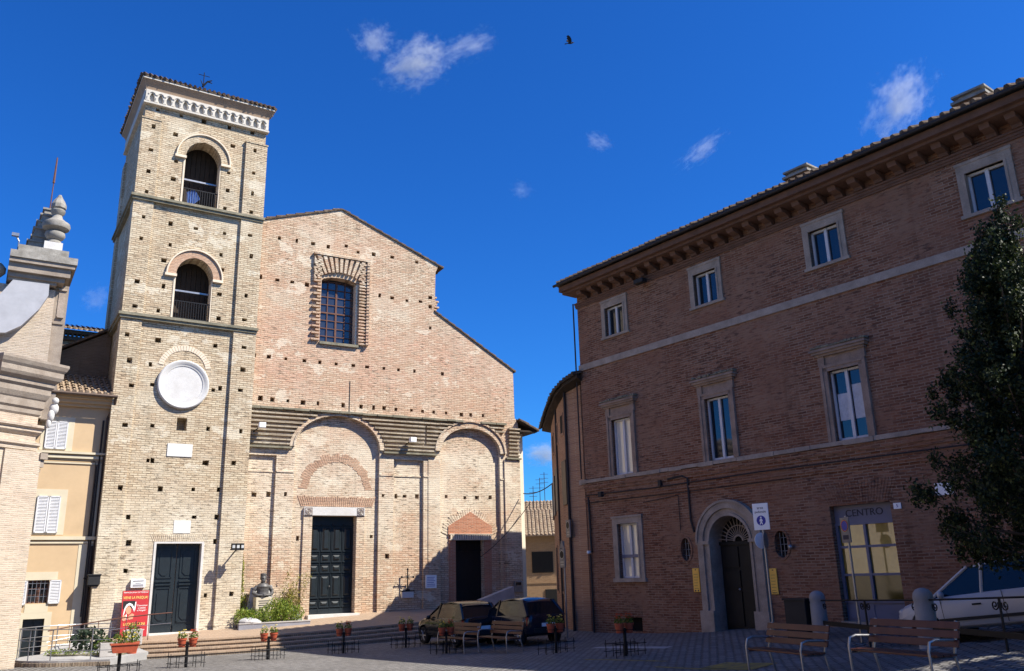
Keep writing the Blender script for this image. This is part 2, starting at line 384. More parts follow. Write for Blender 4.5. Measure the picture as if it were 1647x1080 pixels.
M['bannerred'] = plain('red banner', (.46,.025,.022), .6, col2=(.35,.016,.03), scale=1.4)
M['bannerblack'] = plain('printed black', (.012,.01,.01), .6)
M['printwhite'] = plain('printed white', (.85,.83,.8), .6, var=.03)
M['printyellow'] = plain('printed yellow', (.78,.62,.16), .6, var=.05)
M['skinprint'] = plain('printed flesh tone', (.62,.28,.17), .6, var=.25, scale=11)
M['signwhite'] = plain('sign white', (.88,.88,.88), .4, var=.03, spec=.4)
M['signblue'] = plain('sign blue', (.02,.03,.32), .4, var=.05)
M['signgrey'] = plain('sign back grey', (.20,.19,.19), .5, .3, var=.1)
M['notice'] = plain('golden notice panel', (.90,.52,.09), .4, var=.06, scale=3)
M['ink'] = plain('dark ink', (.05,.045,.06), .7)
M['shopgrey'] = plain('blue grey shop paint', (.17,.17,.23), .5, var=.1, scale=3)
M['yellowblind'] = plain('yellow blind behind glass', (.36,.25,.03), .2, scale=1.2, col2=(.2,.13,.015), spec=.6)  # yellow colour paints a sunlit ochre house's reflection into the shop pane
M['carpaint'] = plain('black car paint', (.012,.012,.014), .18, .2, var=.1, spec=.7)
M['carpaint2'] = plain('dark blue car paint', (.012,.014,.028), .16, .2, var=.1, spec=.7)
M['vanpaint'] = plain('white van paint', (.50,.50,.51), .3, var=.04, spec=.6)
M['rubber'] = plain('tyre rubber', (.018,.018,.018), .9)
M['alloy'] = plain('wheel alloy', (.42,.42,.43), .35, .8)
M['lampglass'] = plain('headlamp glass', (.55,.56,.55), .15, spec=.7)
M['taillamp'] = plain('tail lamp red', (.30,.015,.012), .2, spec=.6)
M['blackplastic'] = plain('black plastic', (.022,.022,.024), .6)
M['bird'] = plain('black feathers', (.012,.012,.015), .7)
M['flagblue'] = plain('blue flag cloth', (.12,.22,.55), .8)
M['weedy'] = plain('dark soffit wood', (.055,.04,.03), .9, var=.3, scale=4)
M['slab'] = plain('pale coping', (.44,.41,.38), .85, var=.2)
M['mason'] = plain('garden rock', (.50,.49,.48), .9, var=.3, scale=4, bump=.5)
M['vanglass'] = glassmat('van glass', (.01,.012,.014)); M['vanglass'].node_tree.nodes['Principled BSDF'].inputs['IOR'].default_value = 1.5

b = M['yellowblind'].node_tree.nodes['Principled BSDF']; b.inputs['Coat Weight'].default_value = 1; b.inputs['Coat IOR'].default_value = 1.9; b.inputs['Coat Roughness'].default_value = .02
# ------------------------------------------------------------------ ground, paving, steps
def grid(xs, ys, zf, name, mat, kind='structure'):
    vs = [(x, y, zf(x, y)) for y in ys for x in xs]; nx = len(xs)
    fs = [(j*nx+i, j*nx+i+1, (j+1)*nx+i+1, (j+1)*nx+i) for j in range(len(ys)-1) for i in range(nx-1)]
    o = MB().add(vs, fs).build(name, mat); return setp(o, kind=kind)
def lin(a, b, n): return [a+(b-a)*i/n for i in range(n+1)]
xs = [-1500,-600,-250,-120,-70]+lin(-45, 0, 45)+lin(.5, 16, 31)+lin(17, 35, 18)+[60,120,250,600,1500]
ys = [-1500,-600,-250,-100,-50]+lin(-25, 9, 34)+lin(9.5, 30, 41)+lin(31, 55, 24)+[80,140,300,700,1500]
grid(xs, ys, G, 'ground', M['cobble'])

A = R(29.69); AT = R(32.58); BP = R(-52.26)
OF = Vector((-7.69, 37.0, 0)); OT = Vector((-10.98, 34.72, 0)); OH = Vector((-11.19, 35.06, 0)); OP = Vector((2.42, 31.5, 0))
eA = Vector((math.cos(A), math.sin(A), 0)); nA = Vector((math.sin(A), -math.cos(A), 0))
eB = Vector((math.cos(BP), math.sin(BP), 0)); nB = Vector((math.sin(BP), -math.cos(BP), 0))
def FP(u, out): return OF+eA*u+nA*out           # facade coordinates -> plan
def parvis_z(u):                                # height of the forecourt along the church wall
    pts = [(-12,-1.76),(-7,-1.70),(-4,-1.54),(0,-1.33),(5,-1.22),(12,-1.2)]
    for (a, p), (b, q) in zip(pts, pts[1:]):
        if u <= b: return p+(q-p)*(max(u,a)-a)/(b-a)
    return -1.2
NST = 4; TREAD = .34; FOOT = 3.85
def edge_z(u): return G(*FP(u, FOOT)[:2]) + .50 + .01*max(0, u+4)
us = lin(-8.6, 10, 24)
mb = MB(); vs = []; rows = 6
for j in range(rows+1):
    t = j/rows; out = (FOOT-NST*TREAD+TREAD)*(1-t)-.3*t
    for u in us:
        p = FP(u, out); vs.append((p.x, p.y, edge_z(u)*(1-t)+parvis_z(u)*t))
nu = len(us)
mb.add(vs, [(j*nu+i, j*nu+i+1, (j+1)*nu+i+1, (j+1)*nu+i) for j in range(rows) for i in range(nu-1)])
setp(mb.build('forecourt', M['brickpave']), kind='structure')
mb = MB()
for k in range(NST):
    o0 = FOOT-k*TREAD; o1 = o0-TREAD-.05
    for i in range(nu-1):
        a, b = us[i], us[i+1]
        def q(u, o, f): p = FP(u, o); g = G(*FP(u, FOOT)[:2]); return (p.x, p.y, g-.4 if f < 0 else g+(edge_z(u)-g)*f)
        h = (k+1)/NST - (.003 if k == NST-1 else 0)
        mb.hexa([q(a,o0,-1),q(b,o0,-1),q(b,o1,-1),q(a,o1,-1),q(a,o0,h),q(b,o0,h),q(b,o1,h),q(a,o1,h)])
setp(mb.build('steps', M['stepbrick']), kind='structure')
mb = MB()
for k in range(NST):
    o0 = FOOT-k*TREAD
    for i in range(nu-1):
        a, b = us[i], us[i+1]
        def q(u, o, d): p = FP(u, o); g = G(*FP(u, FOOT)[:2]); return (p.x, p.y, g+(edge_z(u)-g)*(k+1)/NST+d)
        mb.hexa([q(a,o0+.04,-.05),q(b,o0+.04,-.05),q(b,o0-TREAD+.03,-.05),q(a,o0-TREAD+.03,-.05),q(a,o0+.04,.008),q(b,o0+.04,.008),q(b,o0-TREAD+.03,.008),q(a,o0-TREAD+.03,.008)])
setp(mb.build('step_treads', M['brickpave']), kind='structure')
# curved ramp in front of the bell tower, edged with brick
poly = []
for i in range(25):
    a = R(85+195*i/24); poly.append((-14.1+2.15*math.cos(a), 29.15+2.0*math.sin(a)))
poly += [(-12.5,27.25),(-12.45,29.9)]
setp(MB().prismz(poly, [G(*p)-.4 for p in poly], [-2.10+(.28 if p[1] > 30.3 else 0) for p in poly]).build('ramp', M['concrete']), kind='structure')
poly2 = [(-14.1+(x+14.1)*1.03, 29.15+(y-29.15)*1.03) for x, y in poly[:-1]]
mb = MB()
for (p, q), (r_, s_) in zip(zip(poly[:-1], poly2), zip(poly[1:-1], poly2[1:])):
    zt = lambda a: -2.16+(.28 if a[1] > 30.3 else 0)
    mb.hexa([(*p,G(*p)-.3),(*r_,G(*r_)-.3),(*s_,G(*s_)-.3),(*q,G(*q)-.3),(*p,zt(p)),(*r_,zt(r_)),(*s_,zt(s_)),(*q,zt(q))])
setp(mb.build('ramp_kerb', M['stepbrick']), kind='structure')
# worn yellow markings and a pale stone strip on the square by the palace
def patch(name, pts, mat, dz=.006):
    c = (sum(p[0] for p in pts)/len(pts), sum(p[1] for p in pts)/len(pts))
    n = len(pts); vs = []; K = 6
    for k in range(K+1):
        for p in pts:
            x, y = c[0]+(p[0]-c[0])*k/K, c[1]+(p[1]-c[1])*k/K; vs.append((x, y, G(x, y)+dz))
    fs = [(k*n+i, k*n+(i+1)%n, (k+1)*n+(i+1)%n, (k+1)*n+i) for k in range(K) for i in range(n)]
    return setp(MB().add(vs, fs).build(name, mat), kind='structure')
def strip(p, q, wd):
    d = Vector((q[0]-p[0], q[1]-p[1])).normalized(); nn = Vector((-d.y, d.x))*wd/2; L = [Vector(p)+ (Vector(q)-Vector(p))*i/4 for i in range(5)]
    return [tuple(a+nn) for a in L]+[tuple(a-nn) for a in L[::-1]]
patch('road_marking', strip((3.0,20.2),(4.6,18.3),.16), M['yellowpaint'])
patch('road_marking', strip((4.2,19.6),(5.0,18.4),.75), M['yellowpaint'], .010)
patch('road_marking', strip((1.6,22.6),(3.4,21.0),.14), M['yellowpaint'])
patch('stone_strip', strip((2.1,25.6),(3.9,23.6),.35), M['slab'])

# ------------------------------------------------------------------ roofs
def tile_roof(mb, e0, e1, r0, r1, pitch=.24, rad=.075, th=.07, n=6):
    e0, e1, r0, r1 = map(Vector, (e0, e1, r0, r1)); d = Vector((0,0,th))
    mb.hexa([e0-d, e1-d, r1-d, r0-d, e0, e1, r1, r0])
    k = max(2, int((e1-e0).length/pitch))
    for i in range(k):
        t = (i+.5)/k; a = e0.lerp(e1, t); b = r0.lerp(r1, t); s = (b-a)
        if s.length < .25: continue
        j = random.uniform(-.03, .05); a = a-s.normalized()*(.05+j)
        # a row of separate cover tiles along the slope, each lapping the next
        L = s.length; q = max(1, int(L/.42)) if L < 9 else max(1, int(L/1.2))
        for m_ in range(q):
            p0 = a+(b-a)*(m_/q); p1 = a+(b-a)*((m_+1)/q)
            mb.tube([p0+Vector((0,0,.025+random.uniform(-.008,.012))), p1+Vector((0,0,-.005))], rad, n, m_ == 0, rad*.78)
    return mb

# ------------------------------------------------------------------ church
ch = thing('church', (OF.x, OF.y, -2.5), A, 'tall unfinished brick church front with a gable, blind arches and dark panelled doors', 'church', absz=True)
outl = [(-5.0,15.42),(-.27,17.0),(4.75,14.98),(4.58,14.6),(4.55,13.2),(4.62,13.0),(4.5,12.75),(4.56,12.58),(8.85,10.01),(8.87,7.6),(9.05,7.3),(9.08,-2.5),(-5.0,-2.5)]
wall = MB().prism(outl, 0, .9).build('front_wall', M['facade'], ch)
# bays and panels
c = MB(); n = 28
bay = [(-2.0,-3),(1.82,-3)]+[(-.09+1.91*math.cos(math.pi*i/n), 5.6+1.42*math.sin(math.pi*i/n)) for i in range(n+1)]
c.prism(bay, -1, .14)
bay2 = [(4.82,-3),(7.97,-3)]+[(6.395+1.575*math.cos(math.pi*i/n), 5.75+1.15*math.sin(math.pi*i/n)) for i in range(n+1)]
c.prism(bay2, -1, .17)
c.prism([(-4.7,-3),(-2.78,-3),(-2.78,5.2),(-4.7,5.2)], -1, .13); c.prism([(2.51,-3),(3.97,-3),(3.97,5.26),(2.51,5.26)], -1, .14)
cut(wall, c)
c = MB()
c.box(-1.12,-.5,-3,.83,.6,2.72); c.box(5.66,-.5,-3,7.1,.6,1.69)
c.prism([(-1.14,10.4),(.6,10.4),(.6,13.3)]+[(-.27+.87*math.cos(math.pi*i/12), 13.3+.25*math.sin(math.pi*i/12)) for i in range(1,12)]+[(-1.14,13.3)], -.5, .62)
cut(wall, c)
holes = [(-3.16,15.04),(-2.36,15.05),(-1.6,15.05),(-.88,15.02),(.57,15.0),(1.35,15.02),(2.29,15.02),(3.58,14.98),
 (-3.91,13.06),(-3.15,13.03),(-2.48,13.04),(-1.81,13.01),(1.69,12.99),(2.32,12.96),(3.08,12.92),(3.78,12.97),(4.3,13.25),(4.3,12.78),(4.3,11.7),
 (-3.96,9.46),(-3.33,9.46),(-2.6,9.45),(-1.77,9.44),(-1.07,9.44),(-.32,9.44),(.48,9.44),(1.14,9.44),(1.96,9.45),(2.68,9.45),(3.49,9.47),(4.95,9.48),
 (-3.6,7.6),(-3.09,7.59),(-2.42,7.58),(-1.76,7.56),(-1.09,7.57),(.06,7.58),(.9,7.57),(1.49,7.57),(2.0,7.58),(2.58,7.57),(3.35,7.58),(3.91,7.57),(4.48,7.57),(5.13,7.57),(5.94,7.56),(6.44,7.57),(7.1,7.58),
 (-3.6,3.55),(-3.01,3.57),(-2.33,3.58),(2.02,3.63),(2.68,3.62),(3.1,3.63),(3.71,3.63),(5.19,3.66),(6.16,3.63),(6.8,3.65),(7.5,3.67),
 (-1.7,1.78),(1.55,1.85),(2.25,1.0),(-.02,15.2)]
rh = random.Random(3)
def holecut(hs, s=.19, d=.45):
    c = MB()
    for u, z in hs:
        if 1: a = s*rh.uniform(.32,.58); b = s*rh.uniform(.34,.58); c.prism([(u-a,z-b*rh.uniform(.8,1.1)),(u+a*rh.uniform(.75,1.1),z-b),(u+a,z+b*rh.uniform(.75,1.1)),(u-a*rh.uniform(.8,1.1),z+b)], -.5, d)
    return c
cut(wall, holecut(holes))
# nave behind, roof slabs
nave = [(-4.6,15.2),(-.27,16.75),(4.6,14.8),(4.4,12.4),(8.6,9.9),(8.7,-2.5),(-4.6,-2.5)]
MB().prism(nave, .902, 30).build('nave_wall', M['facade'], ch)
r_ = MB()
tile_roof(r_, (5.0,-.06,14.93),(5.0,30,14.93),(-.27,-.06,17.06),(-.27,30,17.06), .26)
tile_roof(r_, (-5.0,30,15.5),(-5.0,-.06,15.5),(-.27,30,17.06),(-.27,-.06,17.06), .26)
tile_roof(r_, (8.98,-.06,9.98),(8.98,30,9.98),(4.52,-.06,12.62),(4.52,30,12.62), .26)
r_.build('roof', M['darktile'], ch)
# ragged broken brick stubs at the step of the gable
mb = MB()
for z, e in ((13.3,.10),(13.1,.2),(12.95,.12),(12.8,.22),(12.66,.08)): mb.box(4.4,.1,z,4.6+e,.7,z+.07)
mb.build('brick_stub', M['facade'], ch)
# stepped projecting courses between the arches
mb = MB()
def arch1x(z):
    t = (z-5.62)/1.60
    return 0 if t >= 1 else 2.12*math.sqrt(max(0, 1-t*t))
def arch2x(z):
    t = (z-5.70)/1.56
    return 0 if t >= 1 else 1.86*math.sqrt(max(0, 1-t*t))
for i in range(8):
    z0 = 5.66+i*.185; z1 = z0+.078; pr = .115+.010*i
    a1 = arch1x(z1); a2 = arch2x(z1)
    mb.box(-4.9,-pr,z0,-.13-a1-rh.uniform(0,.06),.05,z1)
    x0, x1 = -.13+a1+rh.uniform(0,.06), 6.43-a2-rh.uniform(0,.06)
    if i in (2,3,4,5,6): mb.box(x0,-pr,z0,3.98,.05,z1); mb.box(4.06,-pr,z0,x1,.05,z1)
    else: mb.box(x0,-pr,z0,x1,.05,z1)
    mb.box(8.46,-pr,z0,9.06+rh.uniform(-.04,.03),.2,z1)
    if i > 5: mb.box(6.43+a2,-pr,z0,8.2,.05,z1)
mb.build('stepped_courses', M['courses'], ch)
for x0, x1 in ((-4.9,5.95),(6.9,8.3)):
    mb = MB(); x = x0
    while x < x1:
        L = min(rh.uniform(.4,.9), x1-x); mb.box(x+.008,-.20-rh.uniform(0,.06),7.15+rh.uniform(-.01,.015),x+L-.008,.05,7.24+rh.uniform(-.015,.02)); x += L
    mb.build('ledge', M['ledge'], ch)
for q in ((-4.9,-2.2),(1.98,4.6),(8.3,9.12)): MB().box(q[0],-.16,5.5,q[1],.05,5.575).build('ledge', M['ledge'], ch)
for x0, x1 in ((-2.75,-2.03),(1.86,2.49),(3.99,4.79),(7.99,9.1)): MB().box(x0,-.035,4.50,x1,.05,4.56).build('string_course', M['facade'], ch)
for x0, x1 in ((-4.6,-2.8),(2.53,3.95)): MB().box(x0,.10,4.5,x1,.2,4.56).build('string_course', M['facade'], ch)
mb = MB().ring(-.13,5.62,2.14,1.93,-.09,.1,0,180,30,.745,.745); mb.ring(-.13,5.62,1.99,1.92,-.13,.1,0,180,30,.745,.745)
mb.build('arch_moulding', M['facade'], ch)
mb = MB().ring(6.4,5.74,1.88,1.58,-.10,.1,0,180,30,.80,.735); mb.ring(6.4,5.74,1.90,1.80,-.16,.1,0,180,30,.80,.80)
mb.build('arch_moulding', M['facade'], ch)
MB().box(8.2,-.07,-2.4,9.06,.02,5.48).build('pilaster', M['facade'], ch); MB().box(4.2,-.03,-2.4,4.8,.02,5.4).build('pilaster', M['facade'], ch)
# relieving arch and flat arch over the main door: radial bricks
def voussoirs(mb, cx, cz, ri, ro, a0, a1, n, y0, y1, gap=.12, eo=1, irr=0):
    for i in range(n):
        t0 = R(a0+(a1-a0)*(i+gap/2)/n); t1 = R(a0+(a1-a0)*(i+1-gap/2)/n); e = rh.uniform(-irr,irr); f = rh.uniform(-irr,irr)*.4
        P = [(cx+(ri+f)*math.cos(t0), cz+(ri+f)*math.sin(t0)*eo), (cx+(ro+e)*math.cos(t0), cz+(ro+e)*math.sin(t0)*eo), (cx+(ro+e)*math.cos(t1), cz+(ro+e)*math.sin(t1)*eo), (cx+(ri+f)*math.cos(t1), cz+(ri+f)*math.sin(t1)*eo)]
        mb.prism(P, y0, y1)
    return mb
mb = MB(); voussoirs(mb, -.1, 3.75, 1.28, 1.64, 4, 176, 44, .128, .3, .14, 1, .09)
mb.build('relieving_arch', M['pinkbrick'], ch)
mb = MB()
for i in range(36):
    x = -1.62+3.2*i/36; k = (x+.02)*.10; mb.prism([(x,3.12),(x+.07,3.12),(x+.07+k,3.55+rh.uniform(-.05,.03)),(x+k,3.55+rh.uniform(-.05,.03))], .118, .3)
mb.build('flat_arch', M['pinkbrick'], ch)
# lintel, jambs
d = MB().box(-1.5,.02,2.722,1.2,.62,3.08).build('door_lintel', M['marble'], ch, bevel=.01)
for cx in (-1.3, 1.0):
    mb = MB().ring(cx,2.9,.12,.085,-.005,.03,0,360,18); mb.ring(cx,2.9,.05,.02,-.01,.03,0,360,12); mb.box(cx-.15,.0,2.75,cx+.15,.03,2.765); mb.box(cx-.15,.0,3.04,cx+.15,.03,3.055); mb.box(cx-.155,.0,2.75,cx-.14,.03,3.05); mb.box(cx+.14,.0,2.75,cx+.155,.03,3.05)
    mb.build('rosette', M['palstone'], d)
for q in ((-1.5,-1.125),(.835,1.2)): MB().box(q[0],.06,-2.2,q[1],.3,2.718).build('door_jamb', M['facade'], ch)
MB().box(-1.25,-.28,-1.6,.95,.6,-1.31).build('door_sill', M['marble'], ch)
# coffered door: 4 columns of raised panels
def panel(mb, x0, x1, z0, z1, y):
    mb.box(x0,y-.045,z0,x1,y,z1)                                  # outer rim
    a, b = x0+.05, x1-.05; c, e = z0+.05, z1-.05
    k = .07
    mb.add([(a,y-.045,c),(b,y-.045,c),(b,y-.045,e),(a,y-.045,e),(a+k,y-.10,c+k),(b-k,y-.10,c+k),(b-k,y-.10,e-k),(a+k,y-.10,e-k)], [(0,1,5,4),(1,2,6,5),(2,3,7,6),(3,0,4,7),(4,5,6,7)])
    mb.box(x0-.015,y-.085,z0-.035,x1+.015,y,z0+.015)             # projecting ledge under each panel
    mb.box(x0-.01,y-.07,z1-.01,x1+.01,y,z1+.02)
dr = MB().box(-1.12,.50,-1.31,.83,.56,2.72).build('door', M['door'], ch)
mb = MB(); W4 = [(-1.11,-.64),(-.62,-.15),(-.135,.335),(.35,.82)]
for x0, x1 in W4:
    x0 += .035; x1 -= .035
    for z0, z1 in ((-1.03,-.74),(-.66,.28),(.36,.72),(.80,1.16),(1.24,2.28)): panel(mb, x0, x1, z0+.02, z1-.02, .50)
    mb.box(x0-.01,.40,2.33,x1+.01,.5,2.40)
for i, x in enumerate((-1.11,-.64,-.145,.34,.81)): mb.box(x-.012,.44,-1.3,x+.022,.5,2.36)
mb.box(-1.12,.45,-1.3,.83,.5,-1.09)
mb.build('door_panel', M['door'], dr)
MB().ell((-.19,.40,-.2),(.035,.03,.035)).build('handle', M['bronze'], dr)
# side door with brick pediment
MB().box(5.66,.46,-1.3,7.1,.52,1.69).build('side_door', M['blackdoor'], ch)
mb = MB().box(5.66,.40,1.2,7.1,.46,1.26)
for x in (6.0,6.35,6.7): mb.box(x,.41,1.26,x+.05,.46,1.69)
mb.build('transom_bar', M['iron'], ch)
mb = MB().prism([(5.26,1.95),(7.53,1.95),(7.53,2.3),(6.4,2.97),(5.26,2.3)], .10, .3); mb.box(5.3,.12,-2,5.64,.3,1.95); mb.box(7.12,.12,-2,7.5,.3,1.95)
mb.build('brick_pediment', M['redbrick'], ch)
mb = MB(); voussoirs(mb, 6.38, 1.45, .85, 1.62, 22, 158, 30, .14, .3, .2, 1, .08); mb.build('relieving_arch', M['facade'], ch)
mb = MB()
for i in range(18):
    x = 5.36+2.15*i/18; mb.box(x,.06,1.72,x+.085,.3,1.92)
mb.box(5.3,.05,1.93,7.55,.3,1.97); mb.box(5.3,.07,1.685,7.55,.3,1.715)
mb.build('dentil_lintel', M['cream'], ch)
# gable window with toothed brick frame
mb = MB(); z = 10.42; i = 0
while z < 14.3:
    a = -1.54 if i % 2 == 0 else -1.36; mb.box(a+rh.uniform(-.02,.02),-.13,z,-1.17,.1,z+.085)
    b = 1.12 if i % 2 == 0 else 1.02; mb.box(.64,-.13,z,b+rh.uniform(-.02,.02),.1,z+.085); mb.box(.98,-.2,z,1.12,.1,z+.06)
    z += .155; i += 1
mb.box(-1.56,-.17,14.52,1.13,.1,14.62); mb.box(1.0,-.17,10.4,1.13,.02,14.5)
for i in range(21):
    a = R(28+124*(i+.14)/21); b = R(28+124*(i+.72)/21); cx, cz = -.27, 12.0
    def lim(t):
        r = min(2.5/max(.01,math.sin(t)), 1.26/max(.01,abs(math.cos(t)))); return r
    r0 = 1.78
    ra, rb = lim(a), lim(b)
    if min(ra, rb) < r0+.05: continue
    mb.prism([(cx+r0*math.cos(a),cz+r0*math.sin(a)),(cx+ra*math.cos(a),cz+ra*math.sin(a)),(cx+rb*math.cos(b),cz+rb*math.sin(b)),(cx+r0*math.cos(b),cz+r0*math.sin(b))], -.13, .05)
mb.build('toothed_frame', M['facade'], ch)
MB().box(-1.16,-.12,10.28,.66,.5,10.40).build('window_sill', M['ledge'], ch)
MB().box(.52,.02,10.41,.598,.5,13.35).build('window_reveal', M['cream'], ch)
wg = MB().box(-1.14,.45,10.4,.6,.47,13.55).build('window', M['oldglass'], ch)
mb = MB()
for i in range(5): x = -1.12+1.66*i/4; mb.box(x-.022-(.02 if i == 2 else 0),.40,10.41,x+.022+(.02 if i == 2 else 0),.44,13.5)
for i in range(9): z = 10.42+3.02*i/8; mb.box(-1.13,.395 if i == 4 else .405,z-.018-(.03 if i == 4 else 0),.56,.435,z+.018)
mb.build('window_grid', M['rust'], wg)
MB().box(.33,-.02,7.25,.36,.0,8.7).build('lightning_rod', M['darkpipe'], ch)
# a cream rendered chapel behind the right end
cp = thing('side_chapel', FP(9.1, -.4).to_tuple()[:2]+(-2.4,), A, 'narrow cream chapel wall with small tiled eave at the right end of the church front', 'chapel', absz=True)
MB().box(.02,0,-2.4,.42,9,6.95).build('wall', M['render'], cp)
mb = MB(); tile_roof(mb, (1.0,-.7,7.0),(1.0,9,7.0),(-.1,-.7,7.5),(-.1,9,7.5), .24); mb.build('roof', M['darktile'], cp)
MB().box(-.05,-.6,6.88,.9,8.9,6.96).build('soffit', M['weedy'], cp)

# ------------------------------------------------------------------ bell tower
tw = thing('bell_tower', (OT.x, OT.y, -2.5), AT, 'square brick bell tower with two arched belfry openings and a white round panel', 'tower', absz=True)
body = MB().box(-5.28,0,-2.5,-.12,5.3,20.6).build('body', M['tower'], tw)
def archpoly(x0, x1, z0, zs, n=16, e=1.0):
    r = (x1-x0)/2; return [(x0,z0),(x1,z0)]+[((x0+x1)/2+r*math.cos(math.pi*i/n), zs+r*e*math.sin(math.pi*i/n)) for i in range(n+1)]
c = MB().box(-4.5,.7,15.7,-.8,4.6,19.4); cut(body, c)
c = MB().box(-4.5,.7,10.6,-.8,4.6,14.2); cut(body, c)
c = MB().prism(archpoly(-3.5,-2.0,15.66,17.86,e=1.12), -.5, .9); c.prism(archpoly(-3.47,-1.98,10.56,12.44,e=1.12), -.5, .9)
c.box(-3.31,-.5,-3,-1.63,.45,1.57); c.box(-2.94,-.5,5.94,-2.56,.5,6.46)
cut(body, c)
th = [(-5.1,9.61),(-3.92,9.54),(-1.68,9.59),(-.53,9.63),(-4.92,8.56),(-4.12,8.52),(-.52,8.66),(-4.75,7.58),(-1.63,7.71),(-1.36,7.8),(-.57,7.77),(-3.98,7.7),(-4.84,6.01),(-3.84,6.07),(-1.72,6.09),(-.44,6.05),(-.65,4.74),(-4.78,3.61),(-3.34,3.63),(-2.12,3.64),(-1.14,3.66),(-4.39,2.54),(-2.0,2.57),(-1.14,2.58),(-4.29,1.59),(-1.13,1.63),(-4.3,.58),(-1.36,-.39),(-.41,-.36),
 (-3.88,4.7),(-3.72,4.7),(-1.76,4.7),(-1.66,4.7),
 (-4.8,19.76),(-3.83,19.76),(-2.86,19.75),(-1.76,19.76),(-.74,19.79),(-4.9,18.88),(-3.99,18.8),(-1.55,18.9),(-.6,18.86),(-4.92,17.76),(-4.93,16.76),(-3.92,16.7),(-.6,17.74),(-1.64,16.69),(-.59,16.74),(-4.92,15.84),(-3.88,15.78),(-1.7,15.8),(-.59,15.84),(-4.93,14.69),(-3.86,14.64),(-2.83,14.64),(-1.64,14.66),(-1.65,17.55),(-3.87,17.55),
 (-4.94,13.73),(-.58,14.72),(-.47,13.77),(-1.72,13.64),(-3.8,13.7),(-3.98,12.97),(-1.6,12.97),(-4.93,11.86),(-3.91,11.85),(-1.66,11.86),(-.58,11.92),(-4.92,10.81),(-4.02,10.78),(-1.63,10.79),(-.59,10.84)]
hc = holecut(th, .19, .5); cut(body, hc)
pl = MB().box(-5.38,-.10,-2.5,-4.6,.7,19.2).build('corner_pilaster', M['tower'], tw); cut(pl, holecut([h for h in th if h[0] < -4.62 and h[1] < 19], .19, .3))
pr = MB().box(-1.0,-.13,-2.5,-.05,.7,19.2).build('corner_pilaster', M['tower'], tw); cut(pr, holecut([h for h in th if h[0] > -.95 and h[1] < 19], .19, .3))
MB().box(-5.40,-.13,19.2,-4.58,.6,19.26).build('pilaster_cap', M['tower'], tw); MB().box(-1.03,-.16,19.2,-.02,.7,19.27).build('pilaster_cap', M['tower'], tw)
MB().box(-5.37,4.6,-2.5,-5.2,5.36,19.2).build('corner_pilaster', M['tower'], tw)
for z in (15.53, 10.40):
    mb = MB(); mb.box(-5.50,-.24,z,-.0,5.4,z+.11); mb.box(-5.44,-.18,z-.11,-.04,5.38,z)
    mb.build('ledge', M['ledge'], tw)
MB().box(-1.03,-.2,-2.5,.0,.7,-1.15).build('plinth', M['tower'], tw)
for z0, z1 in ((15.72,19.38),(10.62,14.18)):
    mb = MB()
    for i in range(18): mb.box(-4.48+3.66*i/18,1.05,z0,-4.48+3.66*(i+1)/18-.015,1.12,z1)
    mb.build('timber_partition', M['weedy'], tw)  # dark boards added behind the openings to paint the belfry's shade
# frieze of small pointed arches
fz = MB().box(-5.34,-.14,19.98,-.06,.2,20.56).box(-5.38,-.07,19.98,-5.28,5.3,20.56).build('frieze', M['frieze'], tw)
c = MB(); P_ = 5.1/15
for i in range(15):
    x = -5.25+P_*(i+.5)
    c.prism([(x-.10,20.0),(x+.10,20.0),(x+.10,20.24),(x+.055,20.37),(x,20.44),(x-.055,20.37),(x-.10,20.24)], -.3, -.005)
cut(fz, c)
mb = MB()
for i in range(16):
    x = -5.25+P_*i; mb.box(x-.07,-.19,20.0,x+.07,-.12,20.05); mb.box(x-.035,-.17,20.05,x+.035,-.12,20.24); mb.ring(x+P_/2,20.3,.18,.13,-.175,-.12,15,165,8,1.2,1.2) if i < 15 else None
mb.box(-5.4,-.19,19.90,-.03,.1,19.98); mb.box(-5.42,.1,19.90,-5.28,5.3,19.98)
mb.build('frieze_arches', M['frieze'], tw)
# coved cornice and tiled roof
mb = MB()
prof = [(.06,20.56),(.07,20.62),(.09,20.72),(.13,20.82),(.19,20.91),(.24,20.98),(.26,21.0)]
vs = []; fs = []
for o_, z in prof: vs += [(-5.28-o_,-o_,z),(-.12+o_,-o_,z),(-.12+o_,5.3+o_,z),(-5.28-o_,5.3+o_,z)]
for k in range(len(prof)-1):
    for j in range(4): fs.append((k*4+j, k*4+(j+1)%4, (k+1)*4+(j+1)%4, (k+1)*4+j))
fs += [(3,2,1,0), tuple(len(vs)-4+j for j in range(4))]
mb.add(vs, fs); mb.build('cove', M['cove'], tw, smooth=True)
MB().box(-5.55,-.28,21.0,.15,5.58,21.07).build('eave_course', M['frieze'], tw)
mb = MB(); q = [(-5.57,-.30,21.14),(.17,-.30,21.14),(.17,5.60,21.14),(-5.57,5.60,21.14)]; ap = (-2.7,2.65,22.4)
for j in range(4): tile_roof(mb, q[j], q[(j+1)%4], Vector(ap)+(Vector(q[j])-Vector(ap))*.02, Vector(ap)+(Vector(q[(j+1)%4])-Vector(ap))*.02, .2, .07)
mb.build('roof', M['darktile'], tw)
mb = MB().tube([(-3.06,-.2,21.25),(-3.06,-.2,22.05)], .02, 6); mb.tube([(-3.3,-.2,21.9),(-2.82,-.2,21.9)], .014, 6)
mb.tube([(-3.1,-.25,21.3),(-2.9,-.25,21.62),(-2.72,-.25,21.72)], .05, 6, r1=.02); mb.tube([(-2.9,-.25,21.62),(-2.7,-.22,21.6)], .04, 6, r1=.015); mb.tube([(-3.1,-.25,21.4),(-3.2,-.25,21.62)], .03, 6, r1=.01)
mb.build('weather_vane', M['iron'], tw)
